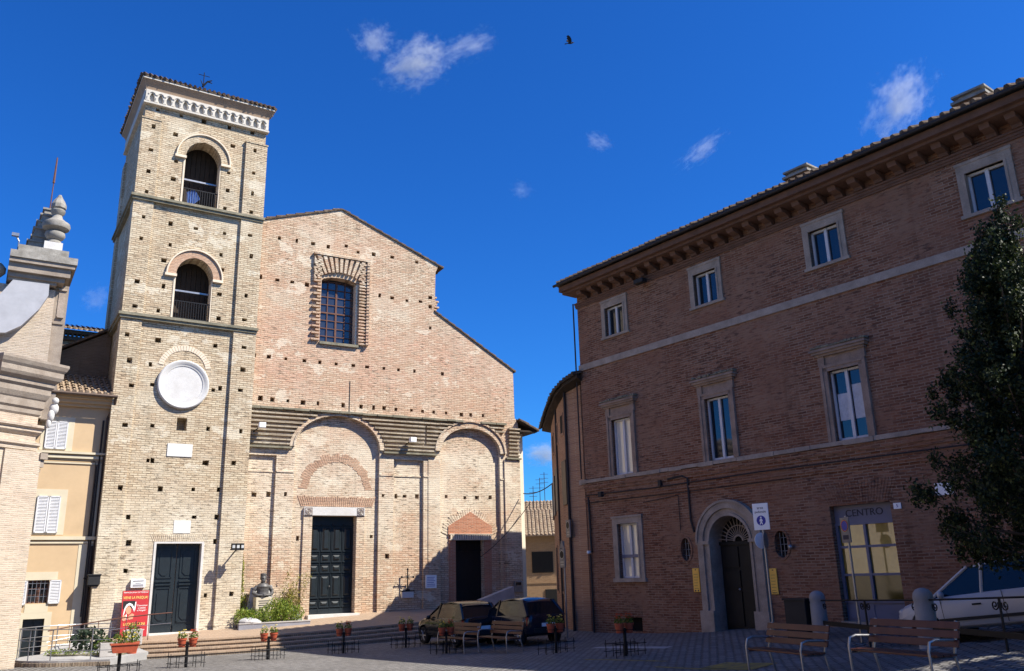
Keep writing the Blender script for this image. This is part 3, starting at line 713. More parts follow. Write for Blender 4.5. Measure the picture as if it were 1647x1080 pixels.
# archivolts, jambs, railings
for (x0, x1, z0, zs, m_) in ((-3.5,-2.0,15.66,17.86,'tower'), (-3.47,-1.98,10.56,12.44,'pinkbrick')):
    cx = (x0+x1)/2; r = (x1-x0)/2
    mb = MB().ring(cx,zs,r+.36,r+.0,-.05,.3,0,180,26,1.06,1.12); mb.build('archivolt', M[m_], tw)
    mb = MB().ring(cx,zs,r+.40,r+.345,-.12,.1,0,180,26,1.06,1.06)
    mb.box(x0-.44,-.13,zs-.11,x0+.02,.3,zs); mb.box(x1-.02,-.13,zs-.11,x1+.40,.3,zs)
    mb.build('arch_hood', M['cream'], tw)
    MB().box(x0-.07,-.03,z0,x0+.005,.5,zs-.11).build('jamb', M['cream'], tw); MB().box(x1-.03,.0,z0,x1+.04,.5,zs-.11).build('jamb', M['cream'], tw)
    mb = MB().box(x0,.12,z0+.78,x1,.15,z0+.82); mb.box(x0,.12,z0+.06,x1,.15,z0+.09)
    for i in range(15): x = x0+(x1-x0)*(i+.5)/15; mb.box(x-.012,.125,z0,x+.012,.149,z0+.8)
    mb.build('railing', M['iron'], tw)
    MB().box(x0,.4,z0+1.3,x1,.5,z0+1.37).build('bell_beam', M['steel'], tw)
fl = MB(); fl.add([(-3.25,.18,15.75),(-3.05,.17,15.72),(-2.72,.19,16.1),(-2.98,.16,16.5),(-3.3,.18,16.3)], [(0,1,2,3,4)]); fl.add([(x,y+.012,z) for x,y,z in fl.v], [(4,3,2,1,0)])
setp(fl.build('flag', M['flagblue'], tw))
# round panel
dk = MB().lathe([(1.0,-.02),(1.0,-.12),(.96,-.16),(.90,-.16),(.84,-.11),(.76,-.10),(.74,-.06)], (-2.83,0,7.8), 48, 'y').build('round_frame', M['marble'], tw, smooth=True)
dk.data.polygons[0].use_smooth = False
MB().lathe([(.77,.0),(.77,-.075)], (-2.83,0,7.8), 48, 'y').build('round_panel', M['marble'], tw)
mb = MB(); voussoirs(mb, -2.82, 8.4, .83, 1.04, 10, 170, 24, -.022, .2, .12, 1, .0); mb.build('relieving_arch', M['cream'], tw)
MB().box(-3.22,-.035,4.9,-2.27,.1,5.41).build('stone_plaque', M['white'], tw, bevel=.008)
MB().box(-2.74,-.015,1.95,-2.11,.1,2.44).build('stone_patch', M['white'], tw)
# tower door
mb = MB()
for i in range(30):
    x = -3.42+2.0*i/30; k = (x+2.45)*.13; mb.prism([(x,1.62),(x+.05,1.62),(x+.05+k,1.9+rh.uniform(-.04,.03)),(x+k,1.9)], -.012, .1)
mb.build('flat_arch', M['tower'], tw)
MB().box(-3.39,-.03,-2.2,-3.305,.3,1.63).box(-1.635,-.03,-2.2,-1.55,.3,1.63).box(-3.305,-.03,1.565,-1.635,.3,1.63).build('door_frame', M['marble'], tw)
MB().box(-3.42,-.3,-2.2,-1.52,.45,-1.69).build('door_sill', M['marble'], tw)
for x0, x1 in ((-3.3,-2.49),(-2.45,-1.64)):
    lf = MB().box(x0,.34,-1.69,x1,.42,1.565).build('door_leaf', M['door'], tw)
    mb = MB()
    a, b = x0+.12, x1-.12
    for z0, z1 in ((-1.35,-.05),(.28,1.4)):
        mb.box(a,.31,z0,b,.34,z0+.05); mb.box(a,.31,z1-.05,b,.34,z1); mb.box(a,.31,z0,a+.05,.34,z1); mb.box(b-.05,.31,z0,b,.34,z1)
        k = .12; mb.prism([(a+.1+k,z0+.1),(b-.1-k,z0+.1),(b-.1,z0+.1+k),(b-.1,z1-.1-k),(b-.1-k,z1-.1),(a+.1+k,z1-.1),(a+.1,z1-.1-k),(a+.1,z0+.1+k)], .315, .34)
    mb.box(a,.27,.02,b,.34,.08); mb.box(a,.28,.14,b,.34,.2); mb.box(x0+.02,.29,-1.68,x1-.02,.34,-1.45)
    mb.build('door_panel', M['door'], lf)
MB().box(-2.13,.325,-.62,-1.93,.334,-.28).build('door_notice', M['signwhite'], tw)

# ------------------------------------------------------------------ ochre house between tower and baroque church
ho = thing('ochre_house', (OH.x, OH.y, -2.7), AT, 'narrow ochre plastered house with grey louvred shutters and a tiled eave', 'house', absz=True)
wl = MB().box(-9.5,0,-2.7,-5.36,2.2,7.0).build('wall', M['ochre'], ho)
c = MB().box(-7.42,-.3,-.47,-6.75,.3,.32); c.box(-7.43,-.3,-3,-6.76,.3,-1.0); cut(wl, c)
mb = MB()
for x0, z0, x1, z1 in ((-7.62,4.97,-6.53,6.24),(-7.72,1.9,-6.49,3.54)): mb.box(x0,-.012,z0,x1,.01,z1)
mb.box(-7.62,-.012,.32,-6.5,.01,.6); mb.box(-7.62,-.012,-2.6,-7.43,.01,-.78); mb.box(-6.76,-.012,-2.6,-6.55,.01,-.78); mb.box(-7.43,-.012,-1.0,-6.76,.01,-.78); mb.box(-7.43,-.014,-.8,-6.7,.01,-.5)
mb.box(-5.93,-.015,-2.6,-5.37,.01,1.57); mb.box(-5.62,-.015,1.85,-5.37,.01,4.5)
mb.build('pale_surround', M['paleochre'], ho)
for z, h, p in ((4.86,.08,.13),(4.70,.10,.07),(4.50,.05,.04),(1.72,.12,.10),(1.59,.07,.05)): MB().box(-9.5,-p,z,-5.38,.02,z+h).build('string_course', M['paleochre'], ho)
def shutter(name, par, x0, x1, z0, z1, y, ang=0):
    f = MB(); w_ = .045
    f.box(x0,y-.035,z0,x0+w_,y,z1); f.box(x1-w_,y-.035,z0,x1,y,z1); f.box(x0,y-.035,z0,x1,y,z0+w_); f.box(x0,y-.035,z1-w_,x1,y,z1)
    k = int((z1-z0)/.055)
    for i in range(k):
        z = z0+w_+(z1-z0-2*w_)*i/k
        f.hexa([(x0+.03,y-.005,z+.03),(x1-.03,y-.005,z+.03),(x1-.03,y,z+.04),(x0+.03,y,z+.04),(x0+.03,y-.032,z),(x1-.03,y-.032,z),(x1-.03,y-.03,z+.012),(x0+.03,y-.03,z+.012)])
    f.box(x0+.02,y+.002,z0+.02,x1-.02,y+.006,z1-.02)
    return f.build(name, M['shutter'], par)
for x0, x1, z0, z1 in ((-7.46,-7.115,5.02,6.06),(-7.10,-6.74,5.02,6.06),(-7.46,-7.09,1.96,3.29),(-7.07,-6.70,1.96,3.29),(-7.72,-7.43,-.52,.31),(-6.73,-6.36,-.50,.31)):
    shutter('shutter', ho, x0, x1, z0, z1, -.03)
wn = MB().box(-7.42,.2,-.47,-6.75,.22,.32).build('window', M['glass'], ho)
mb = MB()
for x in (-7.42,-7.115,-7.05,-6.80): mb.box(x,.15,-.47,x+.05,.2,.32)
mb.box(-7.42,.15,-.47,-6.75,.2,-.42); mb.box(-7.42,.15,.25,-6.75,.2,.32); mb.box(-7.42,.15,.02,-6.75,.2,.04); mb.box(-7.42,.15,-.2,-6.75,.2,-.18)
mb.build('window_frame', M['rust'], wn)
mb = MB()
for i in range(6): x = -7.40+.65*i/5; mb.box(x-.008,.05,-.47,x+.008,.07,.32)
for z in (-.25,.0,.2): mb.box(-7.42,.055,z,-6.75,.068,z+.015)
mb.build('window_bars', M['steel'], wn)
dd = MB().box(-7.43,.2,-2.55,-6.76,.26,-1.0).build('door', M['door'], ho)
mb = MB()
for z in (-2.3,-1.95,-1.6,-1.25): mb.box(-7.4,.16,z,-7.12,.2,z+.24); mb.box(-7.07,.16,z,-6.79,.2,z+.24)
mb.build('door_panel', M['door'], dd)
mb = MB(); tile_roof(mb, (-9.6,-.55,7.14),(-5.32,-.55,7.14),(-9.6,2.4,8.42),(-5.32,2.4,8.42), .21, .07); mb.build('roof', M['tile'], ho)
MB().box(-9.5,-.42,6.92,-5.36,0,7.06).box(-9.5,-.30,6.78,-5.36,0,6.92).box(-9.5,-.16,6.66,-5.36,0,6.78).build('eave_moulding', M['ochre'], ho)
mb = MB().tube([(-9.6,-.62,7.06),(-5.22,-.62,7.06)], .06, 8); mb.build('gutter', M['pipe'], ho)
mb = MB().tube([(-5.28,-.6,7.0),(-5.28,-.45,6.75),(-5.42,-.08,6.3),(-5.42,-.08,-1.9)], .055, 8); mb.build('downpipe', M['pipe'], ho)
mb = MB().tube([(-5.56,-.06,6.2),(-5.56,-.06,-2.0)], .035, 6); mb.tube([(-5.62,-.05,4.5),(-5.62,-.05,-1.0)], .02, 6); mb.tube([(-9,-.06,4.62),(-5.7,-.06,4.62),(-5.66,-.06,4.4),(-5.66,-.06,1.7)], .018, 6); mb.tube([(-5.5,-.05,1.5),(-5.5,-.12,.5),(-5.5,-.05,-2.2)], .05, 6)
mb.build('cable', M['darkpipe'], ho)
lt = thing('wall_lantern', (0,0,0), 0, 'black lantern box bracketed on the corner pipe between ochre house and bell tower', 'lantern')
lt.location = (OH+Vector((math.cos(AT),math.sin(AT),0))*-5.36+Vector((math.sin(AT),-math.cos(AT),0))*.45).to_tuple()[:2]+(.05,); lt.rotation_euler = (0,0,AT)
MB().box(-.2,-.14,.05,.2,.14,.38).box(-.23,-.17,.38,.23,.17,.43).box(-.16,-.1,.0,.16,.1,.05).build('housing', M['blackplastic'], lt, bevel=.01)
MB().tube([(0,.1,.2),(0,.42,.2)], .03, 6).tube([(-.3,.35,.3),(-.02,.42,.2)], .025, 6).build('bracket', M['iron'], lt)

# aisle wall and rear nave block seen above the house
ai = thing('aisle_building', (OT.x, OT.y, -2.5), AT, 'dark brick lean-to wall between the ochre house roof and the bell tower', 'building', absz=True)
MB().hexa([(-7.5,2.95,-2.5),(-5.3,2.95,-2.5),(-5.3,14,-2.5),(-7.5,14,-2.5),(-7.5,2.95,9.2),(-5.3,2.95,10.5),(-5.3,14,10.5),(-7.5,14,9.2)]).build('wall', M['darkbrick'], ai)
MB().hexa([(-7.75,2.75,9.12),(-5.3,2.75,10.57),(-5.3,14,10.57),(-7.75,14,9.12),(-7.75,2.75,9.22),(-5.3,2.75,10.67),(-5.3,14,10.67),(-7.75,14,9.22)]).build('roof', M['darktile'], ai)
MB().tube([(-7.45,2.85,9.1),(-7.45,2.85,7)], .05, 6).build('downpipe', M['steel'], ai)
rb = thing('rear_building', (OT.x, OT.y, -2.5), AT, 'brick building with a tiled eave showing in the gap left of the bell tower', 'building', absz=True)
MB().box(-7.1,12.3,-2.5,-2,20,12.3).build('wall', M['tower'], rb)
mb = MB().box(-7.3,12.05,12.3,-2,12.4,12.5); mb.box(-7.25,12.15,11.9,-2,12.4,12.05); mb.box(-7.4,11.9,12.62,-2,12.4,12.8)
for i in range(26): mb.box(-7.2+i*.2,12.0,12.5,-7.1+i*.2,12.3,12.62)
mb.build('cornice', M['darkbrick'], rb)
mb = MB(); tile_roof(mb, (-7.5,11.7,12.86),(-2,11.7,12.86),(-7.5,14.6,13.75),(-2,14.6,13.75), .24); mb.build('roof', M['tile'], rb)

# ------------------------------------------------------------------ baroque church at the left edge
BA = R(60)
bq = thing('baroque_church', (-15.3, 27.0, -2.5), BA, 'curved pale brick baroque church corner with heavy moulded cornice at the left edge', 'church', absz=True)
def plan(off):        # concave front: list of (u, y) with the outline pushed out by off
    P = [(-12,-1.9),(-9,-.9),(-6,-.2),(-4,.10),(-2.6,.2),(-1.75,.14),(-1.74,-.12),(-.22,-.02)]
    out = []
    for i, (u, y) in enumerate(P):
        a = Vector(P[max(i-1,0)]); b = Vector(P[min(i+1,len(P)-1)]); t = (b-a).normalized()
        out.append((u + (off*.85 if i == len(P)-1 else -(off*.35) if i in (5,6) else 0), y-off))
    return out
def sweep(mb, prof, back=3.0):   # prof: (off, z) from bottom to top
    rows = [plan(o) for o, z in prof]; n = len(rows[0]); vs = []
    for (o, z), rw in zip(prof, rows):
        vs += [(u, y, z) for u, y in rw] + [(rw[-1][0], back, z), (rw[0][0], back, z)]
    k = n+2; fs = []
    for i in range(len(prof)-1):
        for j in range(k-1): fs.append((i*k+j, i*k+j+1, (i+1)*k+j+1, (i+1)*k+j))
        fs.append((i*k+k-1, i*k, (i+1)*k, (i+1)*k+k-1))
    fs += [tuple(range(k-1,-1,-1)), tuple(range((len(prof)-1)*k, len(prof)*k))]
    return mb.add(vs, fs)
sweep(MB(), [(0,-2.6),(0,5.6)]).build('wall', M['palebrick'], bq)
sweep(MB(), [(.0,5.35),(.05,5.42),(.05,5.55),(.11,5.62),(.11,5.85),(.15,5.9),(.22,6.05),(.22,6.22),(.30,6.3),(.30,6.42),(.42,6.52),(.47,6.62),(.47,6.78),(.53,6.86),(.58,6.98),(.58,7.06),(.15,7.16)], 3).build('cornice', M['baroquestone'], bq)
sweep(MB(), [(.0,4.22),(.07,4.26),(.07,4.36),(.14,4.42),(.14,4.5),(.0,4.54)]).build('string_course', M['palebrick'], bq)
sweep(MB(), [(.0,4.72),(.05,4.76),(.12,4.84),(.12,4.92),(.20,4.98),(.20,5.06),(.0,5.10)]).build('string_course', M['palebrick'], bq)
MB().box(-1.2,-.16,-2.6,-.05,.1,4.22).build('pilaster', M['palebrick'], bq)
mb = MB().ell((.12,-.25,5.65),(.14,.16,.2)); mb.ell((.02,-.3,5.4),(.1,.12,.2)); mb.ell((.1,-.32,5.9),(.1,.12,.12)); mb.ell((-.02,-.28,5.15),(.07,.09,.16))
mb.build('carved_console', M['marble'], bq, smooth=True)
MB().box(-.1,-.22,4.0,.14,.1,4.2).box(-.1,-.14,3.75,.08,.1,4.0).box(-.1,-.08,3.6,.03,.1,3.7).build('console_bracket', M['baroquestone'], bq)
# upper storey
up = thing('church_pier', (-17.5, 30.0, 6), AT, 'weathered stone pier with lead covered buttress and stepped top rising behind the baroque cornice', 'pier', absz=True)
MB().prism([(-3.5,6),(.32,6),(.25,10.9),(-3.5,10.9)], .0, 3).build('wall', M['palebrick'], up)
MB().box(.05,.25,6,.72,3,11.2).box(.3,.2,9.65,.66,.3,9.72).build('side_wall', M['baroquestone'], up)
MB().box(.40,.22,9.95,.62,.3,11.0).box(.42,.16,9.9,.64,.25,9.97).box(.38,.16,10.98,.66,.25,11.05).build('blind_window', M['palstone'], up)
sl = [(-1.17,10.98),(.01,11.0),(.03,10.56),(-.22,9.98),(-.72,9.27),(-1.17,8.95),(-1.6,8.9),(-1.6,10.2)]
MB().prism(sl, -.35, .1).build('lead_flank', plain('lead sheet', (.40,.40,.42), .55, var=.15, scale=2), up)
mb = MB().box(-1.35,-.25,11.0,.25,3,11.12); mb.box(-1.35,-.35,11.12,.5,3,11.3); mb.box(-1.38,-.5,11.3,.66,3,11.62); mb.box(-1.38,-.62,11.62,.78,3,11.78)
mb.build('cornice', M['baroquestone'], up)
MB().box(-1.38,-.68,11.785,.84,3,12.05).box(-1.15,-.5,12.05,.52,2.6,12.35).build('cap_slab', M['stone'], up)
mb = MB()
for x0, x1, z0, z1 in ((-1.05,.1,12.35,12.62),(-.85,0,12.62,12.9),(-.74,-.05,12.9,13.12),(-.70,-.1,13.12,13.45),(-.62,-.1,13.45,13.75),(-.52,-.12,13.75,14.05),(-.45,-.15,14.05,14.3)):
    mb.box(x0,.35,z0,x1,1.4,z1); mb.box(x0-.06,.3,z1-.07,x1+.05,1.45,z1)
mb.build('stepped_top', M['stone'], up)
MB().tube([(-.27,.8,14.3),(-.25,.8,16.75)], .03, 6, r1=.012).tube([(-.26,.8,15.6),(-.25,.8,16.7)], .05, 6, r1=.03).build('rod', M['rust'], up)
ur = thing('stone_urn', (-17.5, 30.0, 12.0), AT, 'tall stone urn with carved flame on a white block above the pier', 'urn', absz=True)
MB().box(-.34,-.45,12.02,.28,.15,12.66).build('block', M['marble'], ur)
MB().lathe([(.2,12.66),(.26,12.70),(.24,12.78),(.18,12.82),(.3,12.9),(.36,13.02),(.34,13.12),(.22,13.18),(.46,13.3),(.5,13.42),(.47,13.52),(.34,13.6),(.2,13.72),(.16,13.85),(.24,13.95),(.26,14.05),(.24,14.08)], (-.01,-.15,0), 20).build('bowl', M['stone'], ur, smooth=True)
MB().lathe([(.16,14.06),(.27,14.16),(.27,14.3),(.2,14.46),(.12,14.58),(.05,14.72)], (-.01,-.15,0), 9).build('flame', M['stone'], ur)
cm = thing('security_camera', (-17.5, 30.0, 12.2), AT, 'small grey security camera on a short arm left of the urn', 'camera', absz=True)
MB().box(-1.42,-.3,12.72,-1.18,-.16,12.84).build('housing', M['steel'], cm); MB().tube([(-1.25,-.2,12.72),(-1.16,-.2,12.55),(-1.16,-.2,12.05)], .03, 6).build('arm', M['steel'], cm)
u2 = thing('stone_urn', (-19.05, 29.0, 8), 0, 'rounded end of a stone urn cut off by the left edge of the picture', 'urn', absz=True)
MB().lathe([(.15,8),(.2,11.1),(.3,11.15),(.42,11.3),(.42,11.45),(.3,11.6),(.05,11.75)], (0,0,0), 16).build('bowl', M['stone'], u2, smooth=True)

# ------------------------------------------------------------------ palace on the right
pz = thing('brick_palace', (OP.x, OP.y, -2.6), BP, 'long three storey dark brick palace with bracketed eave and arched stone portal', 'palace', absz=True)
PL = 24.0; D = 17.0
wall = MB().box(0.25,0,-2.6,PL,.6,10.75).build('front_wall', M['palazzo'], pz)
WU = [2.27,6.57,10.99,15.55,19.9]; NU = [2.27,6.58,11.03,15.45,19.8]
c = MB()
for x in WU: c.box(x-.47,-.5,8.45,x+.47,.9,9.55)
for x in NU: c.box(x-.48,-.5,3.34,x+.48,.9,5.32)
c.box(1.80,-.5,-.15,2.74,.9,1.66); c.box(10.05,-.5,-2.0,11.8,.28,1.62); c.box(1.92,-.5,-1.86,2.67,.4,-1.42)
c.prism(archpoly(5.84,7.36,-2.7,.86), -.5, .58)
for x, rx, rz in ((4.81,.215,.37),(8.39,.235,.37)): c.prism([(x+rx*math.cos(2*math.pi*i/24), .69+rz*math.sin(2*math.pi*i/24)) for i in range(24)], -.5, .35)
cut(wall, c)
# gable roofed body behind the front wall
RZ, RW = 14.15, 8.2
MB().prismz([(.3,.604),(PL,.604),(PL,D),(.3,D)], -2.6, 10.15).build('body_wall', M['palazzo'], pz)
rf = MB(); hz = (8.6,RW,RZ); tile_roof(rf, (.12,-.98,10.82),(PL,-.98,10.82),hz,(PL,RW,RZ), .26, .085, .08)
tile_roof(rf, (PL,D+.7,10.82),(.12,D+.7,10.82),(PL,RW,RZ),hz, .5, .085, .08)
tile_roof(rf, (.12,D+.7,10.82),(.12,-.98,10.82),Vector(hz)+Vector((-.1,.1,0)),Vector(hz)+Vector((-.1,-.1,0)), .4, .085, .08)
rf = rf.build('roof', M['darktile'], pz)
mb = MB().box(.18,-.86,10.50,PL,-.002,10.70); mb.box(.2,-.70,10.42,PL,-.002,10.50); mb.box(.2,-.08,10.02,PL,.05,10.10); mb.box(.2,-.12,10.10,PL,.05,10.16); mb.box(.2,-.05,9.96,PL,.05,10.02)
mb.build('cornice', M['corbel'], pz)
mb = MB().tube([(.08,-1.03,10.74),(PL,-1.03,10.74)], .055, 8); mb.build('gutter', M['darkpipe'], pz)
bk = MB(); bk.add([(x,y,z) for x in (-.12,.12) for y, z in ((.02,10.16),(-.18,10.16),(-.22,10.24),(-.50,10.30),(-.56,10.42),(.02,10.42))], [(0,1,2,3,4,5),(11,10,9,8,7,6)]+[(i,(i+1)%6+0,6+(i+1)%6,6+i) for i in range(6)])
b0 = bk.build('bracket', M['corbel'], pz, dz=0); b0.location = (.92,0,2.6)
for i in range(1, 39):
    b = b0.copy(); COL.objects.link(b); b.parent = pz; b.location = (.92+.6*i,0,2.6)
# chimneys on the roof slope
for x, y, z in ((9.75,1.3,11.6),(15.15,1.3,11.6)):
    q = MB().box(x-.36,y-.3,z-.6,x+.36,y+.3,z+.42).build('chimney', M['palazzo'], rf)
    MB().box(x-.46,y-.4,z+.42,x+.46,y+.4,z+.5).box(x-.3,y-.25,z+.5,x+.3,y+.25,z+.62).box(x-.44,y-.36,z+.62,x+.44,y+.36,z+.68).build('chimney_cap', M['stone'], q)
# bands
MB().box(.22,-.055,7.45,PL,.05,7.68).build('belt_course', M['palstone'], pz)
mb = MB(); x = .15
while x < PL:
    L = rh.uniform(.35,1.1); mb.box(x+.005,-.11-rh.uniform(0,.03),3.20+rh.uniform(-.01,.02),x+L-.005,.05,3.335+rh.uniform(-.02,.0)); x += L
mb.build('sill_course', M['palstone'], pz)
MB().box(.2,-.07,3.02,PL,.05,3.19).box(.2,-.04,2.92,PL,.05,3.02).build('sill_moulding', M['palazzo'], pz)
MB().box(.2,-.06,2.60,PL,.05,2.67).box(.2,-.035,2.53,PL,.05,2.60).build('string_course', M['palazzo'], pz)
def window(x, z0, z1, hw, par, kind, y=.15):
    """opening with casement frame; kind picks what stands behind the glass"""
    back = {'glass': 'glass', 'shut': 'cream_shutter', 'half': 'glass'}[kind]
    g = MB().box(x-hw,y+.02,z0,x+hw,y+.03,z1).build('window', M[back], par)
    f = MB(); t = .06
    f.box(x-hw,y-.04,z0,x-hw+t,y+.02,z1); f.box(x+hw-t,y-.04,z0,x+hw,y+.02,z1); f.box(x-hw,y-.04,z0,x+hw,y+.02,z0+t); f.box(x-hw,y-.04,z1-t,x+hw,y+.02,z1); f.box(x-.045,y-.055,z0,x+.045,y+.01,z1)
    f.build('window_frame', M['winframe'], g)
    if kind == 'half':
        for a, b, h in ((x-hw+.1,x-.06,.95),(x+.08,x+hw-.08,1.15)):
            cv = MB(); n_ = 14
            for i in range(n_):
                u0 = a+(b-a)*i/n_; cv.box(u0,y+.012+.006*(i%2),z0+.55,u0+(b-a)/n_,y+.019,z0+h+.35)
            cv.build('curtain', M['curtain'], g)
    return g
for i, x in enumerate(WU):
    window(x, 8.45, 9.55, .47, pz, 'glass')
    s = MB().box(x-.67,-.05,8.45,x-.47,.12,9.84).box(x+.47,-.05,8.45,x+.67,.12,9.84).box(x-.47,-.05,9.55,x+.47,.12,9.84); s.box(x-.72,-.08,8.36,x+.72,.12,8.449); s.box(x-.69,-.07,9.78,x+.69,.0,9.86)
    s.box(x-.53,-.07,8.45,x-.47,.0,9.55); s.box(x+.47,-.07,8.45,x+.53,.0,9.55)
    s.build('stone_surround', M['palstone'], pz)
for i, x in enumerate(NU):
    window(x, 3.36, 5.32, .48, pz, ('shut','glass','half','glass','glass')[i])
    s = MB()
    for sg in (-1, 1):
        s.box(x+sg*.48,-.06,3.34,x+sg*.60,.1,5.5); s.box(x+sg*.60,-.09,3.34,x+sg*.69,.1,5.5); s.box(x+sg*.52,-.08,5.5,x+sg*.72,.05,5.76)
    s.box(x-.6,-.06,5.32,x+.6,.14,5.42); s.box(x-.66,-.08,5.42,x+.66,.05,5.5); s.box(x-.52,-.03,5.5,x+.52,.05,5.76)
    s.box(x-.76,-.13,5.76,x+.76,.05,5.82); s.box(x-.82,-.20,5.82,x+.82,.05,5.89); s.box(x-.86,-.25,5.89,x+.86,.05,5.95); s.box(x-.80,-.17,5.95,x+.80,.05,6.0)
    s.build('stone_surround', M['tanstone'], pz)
    mb = MB()
    for k in range(26): u = x-.84+1.68*k/26; mb.box(u,-.24+rh.uniform(0,.06),5.995,u+.07,.0,6.02+rh.uniform(0,.05))
    mb.build('mossy_hood', M['ledge'], pz)
# ground floor window
gw = window(2.27, -.15, 1.66, .47, pz, 'shut', .15)
MB().box(1.80,.09,.52,2.74,.14,.62).build('transom', M['shopgrey'], gw)
s = MB().box(1.55,-.05,-.15,1.80,.12,1.90).box(2.74,-.05,-.15,2.97,.12,1.90).box(1.80,-.05,1.66,2.74,.12,1.90); s.box(1.50,-.10,-.28,3.02,.14,-.152); s.box(1.52,-.08,1.86,3.0,.0,1.93); s.box(1.74,-.07,-.15,1.80,0,1.66); s.box(2.74,-.07,-.15,2.80,0,1.66)
s.build('stone_surround', M['palstone'], pz)
for x, rx in ((4.81,.215),(8.39,.235)):
    q = MB().ring(x,.69,rx+.06,rx-.01,-.03,.2,0,360,28,1.5,1.72).build('oval_window', M['palazzo'], pz)
    MB().prism([(x+rx*math.cos(2*math.pi*i/24), .69+.37*math.sin(2*math.pi*i/24)) for i in range(24)], .3, .33).build('pane', M['inner'], q)
    mb = MB()
    for k in (-.5,0,.5): mb.tube([(x+rx*k,.12,.69-.37*math.sqrt(1-k*k)),(x+rx*k,.12,.69+.37*math.sqrt(1-k*k))], .011, 6); mb.tube([(x-rx*math.sqrt(1-k*k),.12,.69+.37*k),(x+rx*math.sqrt(1-k*k),.12,.69+.37*k)], .011, 6)
    mb.build('grille', M['steel'], q)
# portal
px = 6.6
mb = MB(); mb.ring(px,.86,1.20,.98,-.14,.2,0,180,36); mb.ring(px,.86,1.02,.82,-.07,.3,0,180,36); mb.ring(px,.86,.84,.755,-.11,.5,0,180,36); mb.ring(px,.86,1.24,1.17,-.18,.1,0,180,36)
for sg in (-1, 1):
    mb.box(px+sg*.98,-.14,-2.5,px+sg*1.20,.2,.86); mb.box(px+sg*.82,-.07,-2.5,px+sg*1.0,.3,.86); mb.box(px+sg*.755,-.11,-2.5,px+sg*.84,.5,.86)
    mb.box(px+sg*.74,-.2,-2.5,px+sg*1.26,.3,-1.15); mb.box(px+sg*.74,-.16,.80,px+sg*1.25,.3,.90)
mb.build('portal_surround', M['palstone'], pz)
dp = MB().box(px-.77,.42,-2.5,px+.77,.48,.78).build('portal_door', M['blackdoor'], pz)
mb = MB()
for sg in (-1, 1):
    for z0, z1 in ((-1.6,-.6),(-.5,.0),(.1,.7)): mb.box(px+sg*.08,.38,z0,px+sg*.68,.42,z1)
mb.box(px-.76,.36,.76,px+.76,.46,.86); mb.build('door_panel', M['blackdoor'], dp)
MB().ell((px-.12,.36,-.55),(.035,.03,.035)).build('handle', M['alloy'], dp)
MB().prism(archpoly(px-.76,px+.76,.80,.86), .5, .52).build('fanlight', M['inner'], pz)
mb = MB()
for i in range(15):
    a = math.pi*(i+.5)/15; mb.tube([(px+.16*math.cos(a),.38,.88+.16*math.sin(a)),(px+.74*math.cos(a),.38,.88+.70*math.sin(a))], .014, 6)
mb.ring(px,.87,.19,.14,.36,.40,0,180,16); mb.ring(px,.87,.48,.455,.36,.39,0,180,24)
mb.build('fan_grille', M['palstone'], pz)
MB().box(px-1.0,-.45,-2.6,px+1.0,.5,-1.86).build('door_step', M['palstone'], pz)
# shop front
sh = MB().box(10.05,.20,1.14,11.8,.27,1.62).box(10.05,.16,1.10,11.8,.27,1.16).build('shop_fascia', M['shopgrey'], pz)
MB().box(10.05,.22,-1.36,11.8,.27,-.90).build('shop_base_panel', M['shopgrey'], pz)
mb = MB()
for x in (10.05,10.86,11.74): mb.box(x,.17,-.9,x+.07,.27,1.10)
for z in (-.90,-.22,.50): mb.box(10.05,.18,z,11.8,.268,z+.06)
mb.box(10.12,.2,-1.3,10.85,.22,-.95); mb.box(10.95,.2,-1.3,11.72,.22,-.95)
mb.build('shop_frame', M['shopgrey'], sh)
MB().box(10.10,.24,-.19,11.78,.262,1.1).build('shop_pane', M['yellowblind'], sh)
MB().box(10.10,.24,-.88,11.78,.262,-.19).build('shop_pane', plain('dark olive glass', (.11,.08,.012), .12, scale=2.0, col2=(.05,.038,.01), spec=.7), sh)  # darker lower row of the reflection painted above
text('CENTRO', .26, 'shop_lettering', M['ink'], sh, (10.93,.195,1.40), UPR, .004, 'CENTER', 1.05)
MB().box(10.0,-.05,-2.6,11.85,.3,-1.36).build('shop_plinth', M['palstone'], pz)
mb = MB()
for i in range(24):
    x = 10.0+1.85*i/24; k = (x-10.9)*.28; mb.prism([(x,1.66),(x+.055,1.66),(x+.06+k,2.25+rh.uniform(-.04,.02)),(x+k,2.25)], -.012, .05)
mb.build('flat_arch', M['palazzo'], pz)
MB().box(1.93,.25,-1.86,2.66,.3,-1.42).build('cellar_vent', M['inner'], pz)
mb = MB()
for i in range(9): x = 1.96+.68*i/8; mb.prism([(x,-1.40),(x+.06,-1.40),(x+.06,-1.05),(x,-1.05)], -.01, .05)
mb.build('flat_arch', M['palazzo'], pz)
# pipes and cables along the wall
mb = MB().tube([(.40,-.06,2.72),(.42,-.06,1.9),(.44,-.06,.75)], .04, 6); mb.tube([(.36,-.05,.7),(.36,-.05,-2.3)], .035, 6); mb.tube([(.08,-.06,10.2),(.08,-.06,3.4)], .03, 6)
mb.tube([(4.3,-.05,2.95),(4.9,-.05,3.0),(5.14,-.05,2.9),(5.14,-.05,1.6),(5.24,-.05,1.2)], .035, 6)
mb.tube([(.3,-.06,2.78),(3.5,-.06,2.74),(8,-.06,2.80),(PL,-.06,2.76)], .02, 6); mb.tube([(.3,-.06,2.5),(5,-.06,2.48),(9,-.06,2.5)], .014, 6); mb.tube([(4.68,-.04,2.4),(4.68,-.04,1.3)], .012, 5); mb.tube([(3.1,-.04,2.3),(4.68,-.04,2.4)], .012, 5)
mb.box(1.0,-.14,2.66,1.16,0,2.84); mb.box(3.9,-.12,2.78,4.02,0,2.96)
mb.build('wall_cable', M['darkpipe'], pz)
